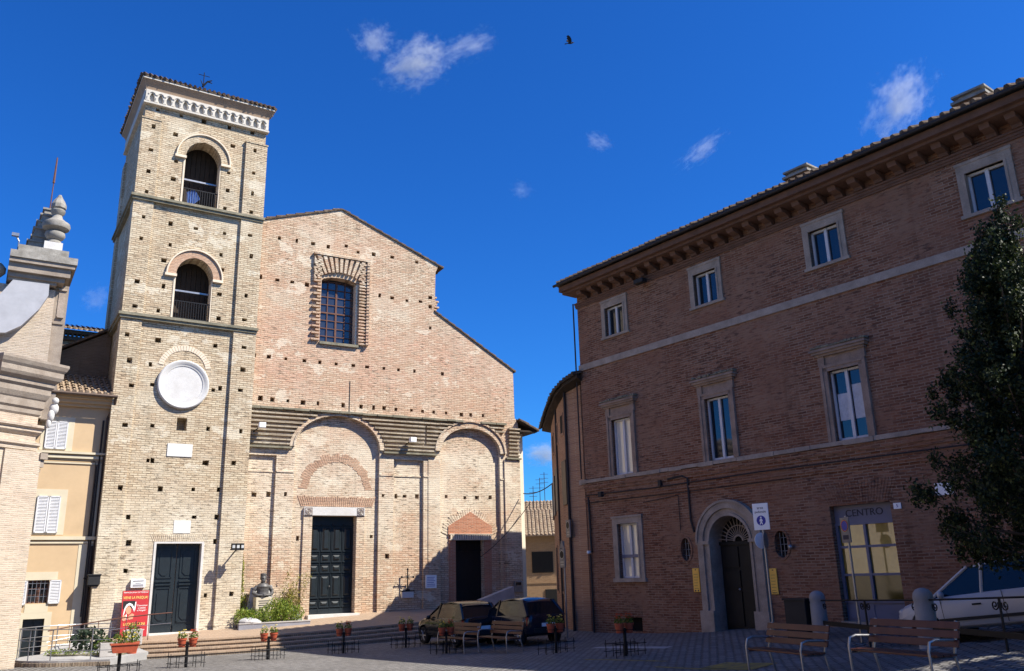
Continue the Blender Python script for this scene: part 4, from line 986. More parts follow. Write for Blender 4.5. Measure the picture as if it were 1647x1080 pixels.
MB().box(-.02,-.10,3.18,.34,.2,3.36).build('corner_stone', M['palstone'], pz)

# things fixed to the palace
def on_pal(u, out, z): return (OP+eB*u+nB*out).to_tuple()[:2]+(z,)
for u0, u1, z0, z1, lb in ((5.03,5.29,-.61,.10,'golden notice panel left of the arched portal'),(7.90,8.14,-.68,.03,'golden notice panel right of the arched portal')):
    t = thing('notice_sign', on_pal((u0+u1)/2, .03, z0), BP, lb, 'notice', 'golden notices beside the portal')
    h = z1-z0; wd = (u1-u0)/2
    MB().box(-wd,-.02,0,wd,.01,h).build('panel', M['notice'], t, bevel=.004)
    mb = MB(); mb.box(-.02,-.026,h-.06,.02,-.0205,h-.03)
    for k in range(6): mb.box(-wd*.7,-.023,.1+k*.085,wd*rh.uniform(.3,.7),-.0205,.108+k*.085)
    if u0 < 6: mb.box(-.08,-.024,.02,-.03,-.0205,.06); mb.box(.03,-.024,.02,.08,-.0205,.06)
    else: mb.box(-wd*.7,-.024,.03,wd*.7,-.0205,.05)
    mb.build('print', M['ink'], t)
t = thing('house_number', on_pal(12.0,.02,1.41), BP, 'small white house number tile right of the shop lettering', 'number tile')
MB().box(-.1,-.015,0,.1,.01,.15).build('tile', M['signwhite'], t); text('5', .11, 'digit', M['signblue'], t, (0,-.017,.075), UPR, .002)
t = thing('street_plate', on_pal(13.25,.02,1.65), BP, 'white street name plate half hidden behind the evergreen tree', 'street sign')
MB().box(-.22,-.015,0,.22,.01,.3).build('plate', M['signwhite'], t, bevel=.004)
t = thing('floodlight', on_pal(3.95,.32,9.86), BP, 'dark floodlight under the palace eave between two brackets', 'floodlight')
MB().box(-.22,-.12,.0,.22,.12,.16).build('head', M['blackplastic'], t, bevel=.02); MB().tube([(0,.1,.08),(0,.34,.2)], .03, 6).build('arm', M['iron'], t)
t = thing('wall_camera', on_pal(8.75,.12,.60), BP, 'round grey camera dome beside the right oval window', 'camera')
MB().ell((0,0,0),(.07,.07,.07)).build('dome', M['steel'], t, smooth=True); MB().tube([(0,0,.0),(-.02,.14,.02)], .025, 6).build('arm', M['steel'], t)
t = thing('wall_sensor', on_pal(.34,.1,.72), BP, 'small white sensor on the wall near the left corner pipe of the palace', 'sensor')
MB().box(-.05,-.07,0,.05,.08,.1).build('housing', M['signwhite'], t, bevel=.015)

# ------------------------------------------------------------------ curved brick house beyond the palace and the far house
cv = thing('curved_house', (2.4, 31.5, -2.6), 0, 'lower curved brick house with deep dark eave adjoining the left end of the palace', 'house')
cv.location = (0,0,-2.6); ZB[cv.name] = -2.6
CP = [(2.55,31.62),(2.02,32.4),(1.80,33.6),(1.66,35.0),(1.60,36.4),(1.62,37.5),(2.2,38.3)]
EZ = [7.35,7.2,7.0,6.78,6.58,6.44,7.2]
MB().prismz(CP+[(8,41.2),(8,36),(3.3,31.9)], -2.6, [z-.12 for z in EZ]+[6.5,7.2,7.2]).build('wall', M['curved'], cv)
EV = [(2.35,30.95),(1.88,31.7),(1.57,32.7),(1.38,34.5),(1.26,36.0),(1.18,37.55),(2.0,38.5)]
rf = MB()
RG = [(4.6,32.6,8.3),(4.6,33.2,8.3),(4.5,34.2,8.2),(4.5,35.2,8.1),(4.6,36,8.0),(4.9,36.8,7.9),(5.2,37.2,7.8)]
for i in range(len(EV)-1): a, b = EV[i], EV[i+1]; tile_roof(rf, (b[0],b[1],EZ[i+1]),(a[0],a[1],EZ[i]),RG[i+1],RG[i], .22, .075)
tile_roof(rf, (8.2,41.6,7.5),(2.0,38.5,7.2),(8.2,38.6,7.8),RG[-1], .24, .075)
rf.tube([(1.95,38.47,7.25),(8.3,41.7,7.55)], .11, 8)  # unseen back edge, raised and tube added to shape the church front shadow
rf.build('roof', M['darktile'], cv)
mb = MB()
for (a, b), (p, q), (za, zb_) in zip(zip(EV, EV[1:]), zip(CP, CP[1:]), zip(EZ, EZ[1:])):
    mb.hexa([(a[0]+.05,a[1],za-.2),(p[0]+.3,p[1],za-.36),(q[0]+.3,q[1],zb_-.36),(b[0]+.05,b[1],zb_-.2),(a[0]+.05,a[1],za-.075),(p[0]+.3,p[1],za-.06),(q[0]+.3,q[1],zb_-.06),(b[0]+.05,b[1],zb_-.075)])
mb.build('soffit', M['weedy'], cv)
mb = MB().tube([(x-.05,y,z-.06) for (x, y), z in zip(EV, EZ)], .06, 6); mb.tube([(1.98,32.35,7.0),(1.98,32.35,-2.3)], .05, 8); mb.tube([(1.70,34.3,6.8),(1.70,34.3,-2.4)], .045, 8)
mb.build('downpipe', M['darkpipe'], cv)
def facet(p, q, t0, t1, z0, z1, name, mat, out=.04, par=cv):
    p, q = Vector((*p,0)), Vector((*q,0)); a = p.lerp(q, t0); b = p.lerp(q, t1); d = (q-p).normalized(); n_ = Vector((-d.y,d.x,0))*out
    if n_.x > 0: n_ = -n_
    return MB().hexa([(*(a-n_*.5)[:2],z0),(*(b-n_*.5)[:2],z0),(*(b+n_)[:2],z0),(*(a+n_)[:2],z0),(*(a-n_*.5)[:2],z1),(*(b-n_*.5)[:2],z1),(*(b+n_)[:2],z1),(*(a+n_)[:2],z1)]).build(name, mat, par)
for i, (t0, t1, z0, z1) in ((1,(.2,.75,2.6,4.3)),(2,(.55,.95,2.5,4.2)),(3,(.3,.8,2.4,4.0)),(4,(.3,.9,2.3,3.8))):
    facet(CP[i], CP[i+1], t0, t1, z0, z1, 'shutter', M['pipe'], .06)
for i, (t0, t1, z0, z1) in ((1,(.45,.75,5.4,6.1)),(2,(.35,.65,5.2,5.9)),(3,(.3,.6,5.0,5.7)),(2,(.3,.6,-.6,1.2)),(3,(.4,.7,-.6,1.1))):
    f = facet(CP[i], CP[i+1], t0-.05, t1+.05, z0-.1, z1+.1, 'window', M['curved'], .03); facet(CP[i], CP[i+1], t0, t1, z0, z1, 'pane', M['inner'], .035, f)
fh = thing('far_house', (1.9, 60, -2.6), 0, 'small tan brick house with weathered tile roof at the end of the lane', 'house', absz=True)
MB().box(-2.2,0,-2.6,6,7,2.7).build('wall', M['farbrick'], fh)
mb = MB(); tile_roof(mb, (-2.6,-.6,2.7),(6,-.6,2.7),(-2.6,3.6,4.7),(6,3.6,4.7), .27, .1); mb.build('roof', M['tile'], fh)
mb = MB(); tile_roof(mb, (-2.6,4.0,4.2),(1.2,4.0,4.2),(-2.6,6.6,5.6),(1.2,6.6,5.6), .27, .1); mb.build('roof', M['tile'], fh)
for x0, x1, z0, z1 in ((-.95,.5,.2,1.6),(-.1,.7,-2.6,-.9)):
    MB().box(x0,-.05,z0,x1,.1,z1).build('window' if z0 > 0 else 'door', M['inner'], fh)
MB().box(-2.2,-.04,-.5,6,.05,-.42).build('string_course', M['farbrick'], fh)
an = thing('roof_antenna', (1.75, 63, 4.8), 0, 'thin television antennas on the far house roof in the gap above the lane', 'antenna')
mb = MB()
for x, h in ((-.5,1.6),(0,2.2),(.35,2.6)):
    mb.tube([(x,0,0),(x,0,h)], .025, 5)
    for k in range(3): mb.tube([(x-.3,0,h-.15-k*.3),(x+.3,0,h-.15-k*.3)], .015, 5)
mb.build('mast', M['darkpipe'], an)
def cable(name, pts, r, label):
    P = [Vector(p) for p in pts]; q = []
    for a, b in zip(P, P[1:]):
        for i in range(10): t = i/10; q.append(a.lerp(b, t)-Vector((0,0,(b-a).length*.06*4*t*(1-t))))
    q.append(P[-1]); return setp(MB().tube(q, r, 5).build(name, M['darkpipe']), label, 'cable')
cable('overhead_cable', [(.35,41.3,3.85),(1.85,38,4.15)], .025, 'black cable sagging across the lane between church and curved house')

cable('wall_cable', [(*FP(9.35,.45)[:2],3.4),(*FP(6.7,.25)[:2],.9)], .018, 'thin black cable slanting down the right end of the church front')
# ------------------------------------------------------------------ small things on and by the church
def on_tw(u, out, z): return (OT+Vector((math.cos(AT),math.sin(AT),0))*u+Vector((math.sin(AT),-math.cos(AT),0))*out).to_tuple()[:2]+(z,)
t = thing('banner', on_tw(-3.92,.55,-1.74), AT, 'tall red Easter banner leaning on the bell tower left of its door', 'banner')
t.rotation_euler = (R(-9),0,AT)
MB().box(-.45,-.02,0,.45,.02,1.62).build('cloth', M['bannerred'], t)
Y_ = -.024
mb = MB().box(-.42,Y_,.98,.0,-.02,1.26); mb.build('picture_ground', M['bannerblack'], t)
mb = MB(); mb.prism([(-.40,.72),(-.36,1.0),(-.30,1.13),(-.2,1.19),(-.1,1.14),(-.03,1.02),(-.02,.86),(-.08,1.0),(-.15,1.1),(-.24,1.1),(-.32,1.0),(-.35,.84)], Y_-.004, -.02); mb.prism([(-.33,.7),(-.28,.82),(-.24,.6),(-.27,.6)], Y_-.004, -.02); mb.prism([(.0,.9),(.03,1.22),(.0,1.22),(-.03,1.0)], Y_-.006, -.02); mb.build('painted_veil', M['printwhite'], t)
mb = MB(); mb.prism([(-.33,.94),(-.28,1.05),(-.2,1.08),(-.13,1.0),(-.13,.86),(-.2,.78),(-.28,.82)], Y_-.007, -.02); mb.prism([(-.42,.62),(-.40,.75),(-.34,.78),(-.28,.7),(-.3,.58),(-.38,.56)], Y_-.007, -.02); mb.prism([(-.22,.72),(-.1,.82),(-.02,.78),(-.06,.62),(-.2,.6)], Y_-.008, -.02); mb.build('painted_face', M['skinprint'], t)
text('FRANCESCANA CATTEDRALE', .066, 'lettering', M['printwhite'], t, (0,-.024,1.555), UPR, .002, 'CENTER', .95)
text('VIENE LA PASQUA!', .135, 'lettering', M['printyellow'], t, (0,-.024,1.37), UPR, .002, 'CENTER', .74)
text('"Convertitevi\ne credete\nal Vangelo"', .085, 'lettering', M['printwhite'], t, (.225,-.024,1.0), UPR, .002, 'CENTER', .8)
text('LODI SOLENNI', .135, 'lettering', M['printyellow'], t, (0,-.024,.44), UPR, .002, 'CENTER', .82)
text('Ogni sabato, dal 6 aprile, ore 19\nalle 21 liturgia e preghiera', .072, 'lettering', M['printwhite'], t, (0,-.024,.19), UPR, .002, 'CENTER', .76)
MB().tube([(-.44,.05,0),(-.44,.05,1.6)], .018, 6).tube([(.44,.05,0),(.44,.05,1.6)], .018, 6).build('frame', M['steel'], t)
t = thing('parish_sign', on_tw(-3.85,.10,-.03), AT, 'small white sign board fixed on the tower above the red banner', 'sign')
MB().box(-.25,-.06,0,.25,.1,.29).build('board', M['signwhite'], t, bevel=.004)
mb = MB().box(-.19,-.066,.22,.19,-.0605,.25); mb.box(-.1,-.066,.15,.1,-.0605,.17)
for k in range(3): mb.box(-.19,-.066,.04+k*.03,.19,-.0605,.052+k*.03)
mb.build('print', M['ink'], t)
t = thing('spotlight_cluster', on_tw(-.45,.75,1.40), AT, 'cluster of three small spotlights on a bracket at the right corner of the bell tower', 'spotlight')
for x in (-.17,.0,.17):
    h = MB().box(x-.065,-.1,-.13,x+.065,.08,.13).build('lamp_head', M['blackplastic'], t, bevel=.01); MB().box(x-.05,-.108,-.05,x+.05,-.1,.06).build('lamp_glass', M['lampglass'], h)
MB().tube([(-.25,.1,-.1),(.25,.1,-.1)], .025, 6).tube([(0,.1,-.1),(0,.68,-.25)], .03, 6).build('bracket', M['iron'], t)
for (u, z, lb) in ((-3.55,6.35,'white security floodlight on the ledge at the left end of the stepped courses'),(3.25,6.1,'white security floodlight between the two blind arches')):
    t = thing('floodlight', FP(u,.45).to_tuple()[:2]+(z,), A, lb, 'floodlight', 'floodlights on the church courses')
    MB().box(-.16,-.14,-.1,.12,.12,.12).build('head', M['signwhite'], t, bevel=.02); MB().tube([(-.05,.1,0),(-.3,.4,-.25)], .025, 6).build('arm', M['iron'], t)
t = thing('iron_cross', FP(3.17,.12).to_tuple()[:2]+(-.77,), A, 'black wrought iron cross on a white stone block against the church wall', 'cross')
MB().box(-.27,-.06,0,.27,.1,.26).build('block', M['marble'], t, bevel=.01)
mb = MB().box(-.3,-.07,.26,.3,.1,.30); mb.tube([(0,0,.3),(0,0,1.2)], .025, 6); mb.tube([(-.27,0,.87),(.27,0,.87)], .022, 6)
for q in ((0,0,1.2),(-.27,0,.87),(.27,0,.87),(0,0,.87)): mb.ell(q, (.05,.03,.05), 8, 6)
for a in (45,135,225,315): mb.tube([(0,0,.87),(.15*math.cos(R(a)),0,.87+.15*math.sin(R(a)))], .012, 5)
mb.box(-.1,-.04,.3,.1,.04,.36); mb.build('cross', M['iron'], t)
t = thing('notice_board', FP(4.32,.06).to_tuple()[:2]+(-.40,), A, 'white printed notice board left of the side door with red brick pediment', 'sign')
MB().box(-.26,-.03,0,.26,.04,.56).build('board', M['signwhite'], t, bevel=.004)
mb = MB()
for k in range(6): mb.box(-.2,-.034,.08+k*.075,.2*rh.uniform(.6,1),-.0305,.1+k*.075)
mb.build('print', M['signblue'], t)
t = thing('meter_box', FP(8.75,.12).to_tuple()[:2]+(-.7,), A, 'small grey meter box at the right foot of the church front', 'box')
MB().box(-.2,-.05,0,.2,.1,.5).build('housing', M['steel'], t, bevel=.01); MB().box(-.14,-.06,.3,.14,-.05,.44).build('window', M['glass'], t)
# access ramp parapet at the side door
t = setp(MB().hexa([(0,0,-1.6),(1.7,0,-1.6),(1.7,.4,-1.6),(0,.4,-1.6),(0,0,-.95),(1.7,0,-.42),(1.7,.4,-.42),(0,.4,-.95)]).build('ramp_parapet', M['slab']), 'sloping pale stone parapet of the ramp in front of the side door', 'parapet')
t.location = FP(6.0,1.6).to_tuple()[:2]+(0,); t.rotation_euler = (0,0,A)

# ------------------------------------------------------------------ plants
def leaves(mb, pts, size, rnd, flat=.5, asp=.55):
    """small two sided leaf faces (quads), one per point, random orientation"""
    for p in pts:
        s = size*rnd.uniform(.6,1.3); d = Vector((rnd.gauss(0,1),rnd.gauss(0,1),rnd.gauss(0,1)*flat+.2)).normalized()
        e = d.orthogonal().normalized(); e = (Matrix.Rotation(rnd.uniform(0,6.28),3,d) @ e); f = d.cross(e)
        p = Vector(p); mb.add([p-e*s*.5, p+f*s*asp*.5-e*s*.05, p+e*s*.5, p-f*s*asp*.5-e*s*.05], [(0,1,2,3)])
    return mb
def blob(rnd, c, r, n, shell=.55):
    out = []
    while len(out) < n:
        v = Vector((rnd.uniform(-1,1),rnd.uniform(-1,1),rnd.uniform(-1,1)))
        if v.length > 1 or v.length < shell*rnd.random(): continue
        out.append((c[0]+v.x*r[0], c[1]+v.y*r[1], c[2]+v.z*r[2]))
    return out
rp = random.Random(11)
# planter with bust left of the main door
pb = thing('planter_wall', FP(-2.85,0).to_tuple()[:2]+(-1.75,), A, 'low blue grey planter wall in front of the bronze bust beside the main door', 'planter')
MB().box(-1.35,-1.25,-.25,1.42,-1.02,.26).box(1.2,-1.02,-.2,1.42,-.2,.26).build('wall', M['bluestone'], pb, bevel=.01)
MB().box(-1.35,-1.27,.26,1.44,-1.0,.30).build('coping', M['slab'], pb)
MB().box(-1.3,-1.02,-.2,1.2,-.15,.2).build('soil', M['soil'], pb)
rk = setp(MB().ell((0,0,0),(.45,.22,.16),9,6).build('rock', M['mason']), 'white rock lying on the left end of the planter wall', 'rock')
rk.location = FP(-3.75,1.08).to_tuple()[:2]+(-1.42,); rk.rotation_euler = (0,.1,A)
r2 = setp(MB().hexa([(-.1,-.1,0),(.35,-.1,0),(.35,.06,0),(-.1,.06,0),(-.16,-.02,.62),(-.06,-.02,.62),(-.06,.06,.62),(-.16,.06,.62)]).build('rock', M['mason']), 'pale leaning slab of rock at the right end of the hedge by the main door', 'rock')
r2.location = FP(-1.85,.45).to_tuple()[:2]+(-1.5,); r2.rotation_euler = (0,0,A)
hd = thing('hedge', FP(-2.8,.78).to_tuple()[:2]+(-1.6,), A, 'low bright green hedge in the planter below the bust', 'hedge')
mb = MB(); pts = []
for i in range(16):
    x = -1.25+2.2*i/15; h = .52+.26*math.sin(max(0,(i-5)/10)*math.pi)+rp.uniform(-.05,.06); pts += blob(rp, (x, rp.uniform(-.15,.1), h*.7), (.26,.40,h*.62), 330, .8)
leaves(mb, pts, .075, rp); mb.build('foliage', M['hedge'], hd)
mb = MB()
for i in range(14): x = -1.2+2.1*i/13; mb.tube([(x,0,-.1),(x+rp.uniform(-.1,.1),rp.uniform(-.1,.1),.3)], .012, 5)
mb.build('stem', M['bark'], hd)
bm_ = thing('bamboo', FP(-2.15,.5).to_tuple()[:2]+(-1.6,), A, 'yellow green bamboo clump standing right of the bronze bust', 'bamboo')
mb = MB(); st = MB()
for i in range(26):
    x0, y0 = rp.uniform(-.35,.4), rp.uniform(-.15,.15); lean = rp.uniform(-.2,.55); H = rp.uniform(.9,1.5) + (0.75 if i % 5 == 0 else 0)
    P = [(x0+lean*(k/5)**1.6*H*.5, y0+.05*k/5, H*k/5) for k in range(6)]; st.tube(P, .009, 4, r1=.004)
    for k in range(60):
        t = rp.uniform(.25,1)**.8; j = min(4, int(t*5)); a = Vector(P[j]).lerp(Vector(P[j+1]), t*5-j); leaves(mb, [a+Vector((rp.gauss(0,.07),rp.gauss(0,.07),rp.gauss(0,.05)))], .11, rp, .8, .28)
st.build('cane', M['bamboo'], bm_); mb.build('foliage', M['bamboo'], bm_)
iv = thing('climber', FP(-4.0,.12).to_tuple()[:2]+(-1.6,), A, 'thin yellow green climbing plant up the inner corner of the bell tower', 'climbing plant')
mb = MB(); pts = []
for i in range(700):
    z = rp.random()**.9*2.75; wd = .34*(1-z/3.4); pts.append((rp.uniform(0,wd)*rp.random()+.0, rp.uniform(-.15,.05), z))
pts += blob(rp, (.25,0,.75), (.3,.12,.5), 160)
leaves(mb, pts, .085, rp); mb.build('foliage', M['ivy'], iv); MB().tube([(.05,0,0),(.12,0,1),(.05,0,2.5)], .015, 5).build('stem', M['bark'], iv)
# bust: one continuous remeshed figure
bs = thing('bust', FP(-3.2,.55).to_tuple()[:2]+(-1.5,), A, 'dark bronze half figure of a bearded man in a tall cap on a pale pedestal', 'statue')
MB().box(-.30,-.26,-.2,.30,.26,.97).build('pedestal', M['paleochre'], bs, bevel=.012)
mb = MB()
for k in range(4): mb.box(-.2+.03*(k%2),-.266,.82-k*.08,.2-.04*(k%2),-.2605,.85-k*.08)
mb.build('inscription', M['ink'], bs)
mb = MB(); mb.lathe([(.26,.62),(.27,.72),(.25,.9),(.26,1.06),(.29,1.16),(.22,1.28),(.10,1.35),(.08,1.44)], (0,0,0), 20)
for sg in (-1, 1):
    mb.tube([(sg*.23,0,1.20),(sg*.36,-.02,1.0),(sg*.40,-.06,.84),(sg*.27,-.26,.73),(sg*.08,-.33,.72)], [.095,.095,.085,.07,.05], 10)
    for k in range(4): mb.tube([(sg*(.10-.01*k),-.34,.70+.03*k),(sg*.0,-.385,.69+.03*k),(-sg*.05,-.37,.69+.03*k)], .018, 6)
mb.ell((0,-.02,1.56),(.115,.135,.155)); mb.ell((0,-.10,1.45),(.09,.09,.12)); mb.ell((0,-.165,1.55),(.022,.03,.035),8,6); mb.ell((-.115,0,1.56),(.02,.035,.05),8,6); mb.ell((.115,0,1.56),(.02,.035,.05),8,6)
mb.lathe([(.125,1.62),(.125,1.66),(.12,1.68),(.13,1.79),(.12,1.82),(.02,1.835)], (0,0,0), 16)
mb.ell((0,-.15,1.6),(.08,.02,.015),8,6)
mb.v = [(x*(.92 if z < 1.34 else .98), y*.85, .97+(z-.62)*.76) for x, y, z in mb.v]
fg = mb.build('figure', M['bronze'], bs); md = fg.modifiers.new('r','REMESH'); md.mode = 'VOXEL'; md.voxel_size = .013; apply(fg); sm = fg.modifiers.new('s','SMOOTH'); sm.iterations = 2; apply(fg); shade(fg, 80)
bk_ = setp(MB().hexa([(-.62,0,0),(.5,0,0),(.5,.15,0),(-.62,.15,0),(-.42,0,1.35),(.42,0,1.42),(.42,.12,1.42),(-.42,.12,1.35)]).build('backing_stone', M['mason']), 'rough pale stone slab standing behind the bronze bust', 'stone')
bk_.location = FP(-3.15,.16).to_tuple()[:2]+(-1.5,); bk_.rotation_euler = (0,0,A)

# ------------------------------------------------------------------ flower pots on posts
def make_pot(kind, rnd):
    t = thing('flower_pot', (0,0,0), 0, '', 'flower pot', 'flower pots on iron posts')
    if kind == 'box':
        p = MB(); p.hexa([(-.26,-.10,0),(.26,-.10,0),(.26,.10,0),(-.26,.10,0),(-.31,-.13,.2),(.31,-.13,.2),(.31,.13,.2),(-.31,.13,.2)]); p.box(-.33,-.15,.185,.33,.15,.225); pts = blob(rnd, (0,0,.34), (.32,.17,.17), 170)
    else:
        p = MB().lathe([(.085,0),(.115,.19),(.128,.19),(.13,.235),(.112,.235),(.108,.2)], (0,0,0), 18); pts = blob(rnd, (0,0,.30), (.13,.13,.13), 70)
    p.build('pot', M['terracotta'], t, smooth=(kind != 'box'))
    leaves(MB(), pts, .075, rnd).build('foliage', M['leaf'], t)
    k = {'box': 26, 'red': 16, 'yellow': 9}[kind]; c = blob(rnd, (0,0,.40), ((.3,.16,.1) if kind == 'box' else (.11,.11,.10)), k)
    fl = MB()
    for q in c:
        for a in range(5): leaves(fl, [Vector(q)+Vector((.018*math.cos(a*1.26),.018*math.sin(a*1.26),0))], .035, rnd, 1, .8)
    fl.build('blossoms', M['flower_red'] if kind == 'red' else M['flower_yellow'], t)
    return t
def make_post():
    t = thing('pot_post', (0,0,0), 0, '', 'post', 'iron posts carrying flower pots')
    MB().tube([(0,0,-.1),(0,0,.67)], .042, 8).build('post', M['iron'], t)
    mb = MB()
    for sg in (-1, 1): mb.ring(sg*.15,0,.13,.115,0,.014,0,360,16); 
    for i in range(len(mb.v)): x, y, z = mb.v[i]; mb.v[i] = (x, z, .62+y)
    mb.tube([(-.06,0,.61),(.06,0,.61)], .014, 5); mb.build('pot_ring', M['iron'], t)
    mb = MB()
    for yy in (-.22,.22):
        mb.tube([(-.5,yy,.30),(.5,yy,.30)], .011, 5); mb.tube([(-.5,yy,.12),(.5,yy,.12)], .009, 5)
        for i in range(5): x = -.45+.9*i/4; mb.tube([(x,yy,-.05),(x,yy,.40 if i % 2 == 0 else .32)], .010, 5)
    for x in (-.3,.3): mb.tube([(x,-.22,.3),(x,.22,.3)], .010, 5)
    mb.build('guard_rack', M['iron'], t)
    return t
protos = {k: make_pot(k, random.Random(5+i)) for i, k in enumerate(('red','yellow','box'))}
post0 = make_post(); used = set()
def inst(proto, key, loc, rz, label):
    o = proto if key not in used else clone(proto); used.add(key); o.location = loc; o.rotation_euler = (0,0,rz); o['label'] = label; return o
PP = [(-9.95,22.2,'nearest the curved ramp railing',('box',)),(-9.5,25.45,'in front of the tower door',('yellow','red')),(-7.9,28.0,'in front of the planter with the bust',('yellow','yellow')),
      (-5.9,29.8,'in front of the main church door',('yellow','red')),(-4.0,31.2,'left of the parked cars',('yellow','yellow')),(-2.35,28.4,'in front of the left parked car',('yellow','red')),(1.0,25.1,'right of the right parked car',('yellow','yellow')),(2.66,22.7,'in front of the palace cellar vent',('red','red'))]
for x, y, wh, kinds in PP:
    g = G(x, y); inst(post0, 'post', (x,y,g), A, 'black iron post with low guard rack '+wh)
    if kinds[0] == 'box': inst(protos['box'], 'box', (x+.12,y-.05,g+.60), A, 'long red flower box on the post '+wh)
    else:
        for sg, k in zip((-1, 1), kinds):
            inst(protos[k], k, (x+sg*.15*math.cos(A), y+sg*.15*math.sin(A), g+.55), rp.uniform(0,6), ('left' if sg < 0 else 'right')+' red pot on the post '+wh)

# planting on the ramp
def zr(): return -2.10
pl_ = thing('oval_bed', (-14.0,28.9,zr()), .1, 'oval planting bed edged in green on the curved ramp', 'flower bed')
MB().lathe([(1.02,-.02),(1.05,.10),(.93,.12),(.92,.06),(.02,.05)], (0,0,0), 32).build('rim', M['ledge'], pl_); pl_.scale = (1.15,.8,1)
pts = [(1.0*math.cos(a)+rp.gauss(0,.05), 1.0*math.sin(a)+rp.gauss(0,.05), rp.uniform(.08,.2)) for a in [rp.uniform(0,6.28) for _ in range(800)]]
leaves(MB(), pts, .06, rp).build('foliage', M['hedge'], pl_)
for (x, y, r_, h, mt, lb) in ((-14.1,29.1,.6,.55,'darkleaf','dark broad leaved shrub in the oval bed on the ramp'),(-13.35,28.6,.3,.35,'leaf','light green leafy plant beside the stone trough on the ramp'),(-12.75,29.3,.28,.6,'leaf','tall straggly plant in the red pot by the steps')):
    s_ = thing('shrub', (x,y,zr()+.08), 0, lb, 'shrub'); leaves(MB(), blob(rp,(0,0,h*.75),(r_,r_*.8,h*.7),int(520*r_)), .16 if mt == 'darkleaf' else .09, rp).build('foliage', M[mt], s_)
    mb = MB()
    for k in range(5): mb.tube([(0,0,-.05),(rp.uniform(-r_,r_)*.6,rp.uniform(-r_,r_)*.5,h)], .014, 5)
    mb.build('stem', M['bark'], s_)
t = thing('stone_trough', (-13.1,28.35,zr()), .5, 'square pale stone trough on the curved ramp', 'trough')
MB().box(-.24,-.2,0,.24,.2,.42).build('body', M['slab'], t, bevel=.015); MB().box(-.2,-.16,.40,.2,.16,.425).build('soil', M['soil'], t)
t = thing('large_pot', (-12.75,29.3,zr()), 0, 'single red pot standing at the left end of the steps', 'flower pot')
MB().lathe([(.14,0),(.2,.3),(.22,.3),(.22,.37),(.19,.37),(.18,.33)], (0,0,0), 18).build('pot', M['terracotta'], t, smooth=True); MB().lathe([(.18,.31),(.17,.33)], (0,0,0), 14).build('soil', M['soil'], t)
t = thing('stone_trough', (-13.25,30.5,zr()+.2), .5, 'taller pale planter box at the head of the ramp beside the red banner', 'planter')
MB().box(-.26,-.2,0,.26,.2,.5).build('body', M['slab'], t, bevel=.015); leaves(MB(), blob(rp,(0,0,.6),(.25,.2,.15),90), .08, rp).build('foliage', M['darkleaf'], t)
# ramp railing
rl = thing('ramp_railing', (-14.1,29.15,-2.2), 0, 'curved thin steel railing around the outer edge of the ramp', 'railing')
arc = [(2.08*math.cos(R(a)), 1.93*math.sin(R(a))) for a in range(96, 281, 8)]+[(1.0,-1.9),(1.65,-1.87)]
for i, (x, y) in enumerate(arc):
    if i % 3 == 0: MB().tube([(x,y,-.15),(x,y,.98)], .017, 6).build('post', M['steel'], rl)
for z in (.95,.62,.32): MB().tube([(x,y,z+.05) for x, y in arc], .016 if z > .9 else .010, 6).build('rail', M['steel'], rl)
arc2 = [(.9*math.cos(R(a))+.25, .75+.9*math.sin(R(a))) for a in range(60, 175, 10)]
rl2 = thing('ramp_handrail', (-14.1,30.1,-2.1), 0, 'inner brown handrail sweeping up the ramp towards the bell tower', 'railing')
A2 = [(-1.7,-.4,.75),(-1.2,.15,.86),(-.5,.6,.98),(.3,.95,1.08),(1.0,1.2,1.14),(1.7,1.45,1.18)]
MB().tube(A2, .022, 6).build('rail', M['rust'], rl2); MB().tube([(x,y,z-.35) for x, y, z in A2], .010, 6).build('rail', M['steel'], rl2)
for x, y, z in A2[1:5]: MB().tube([(x,y,0),(x,y,z)], .014, 6).build('post', M['rust'], rl2)

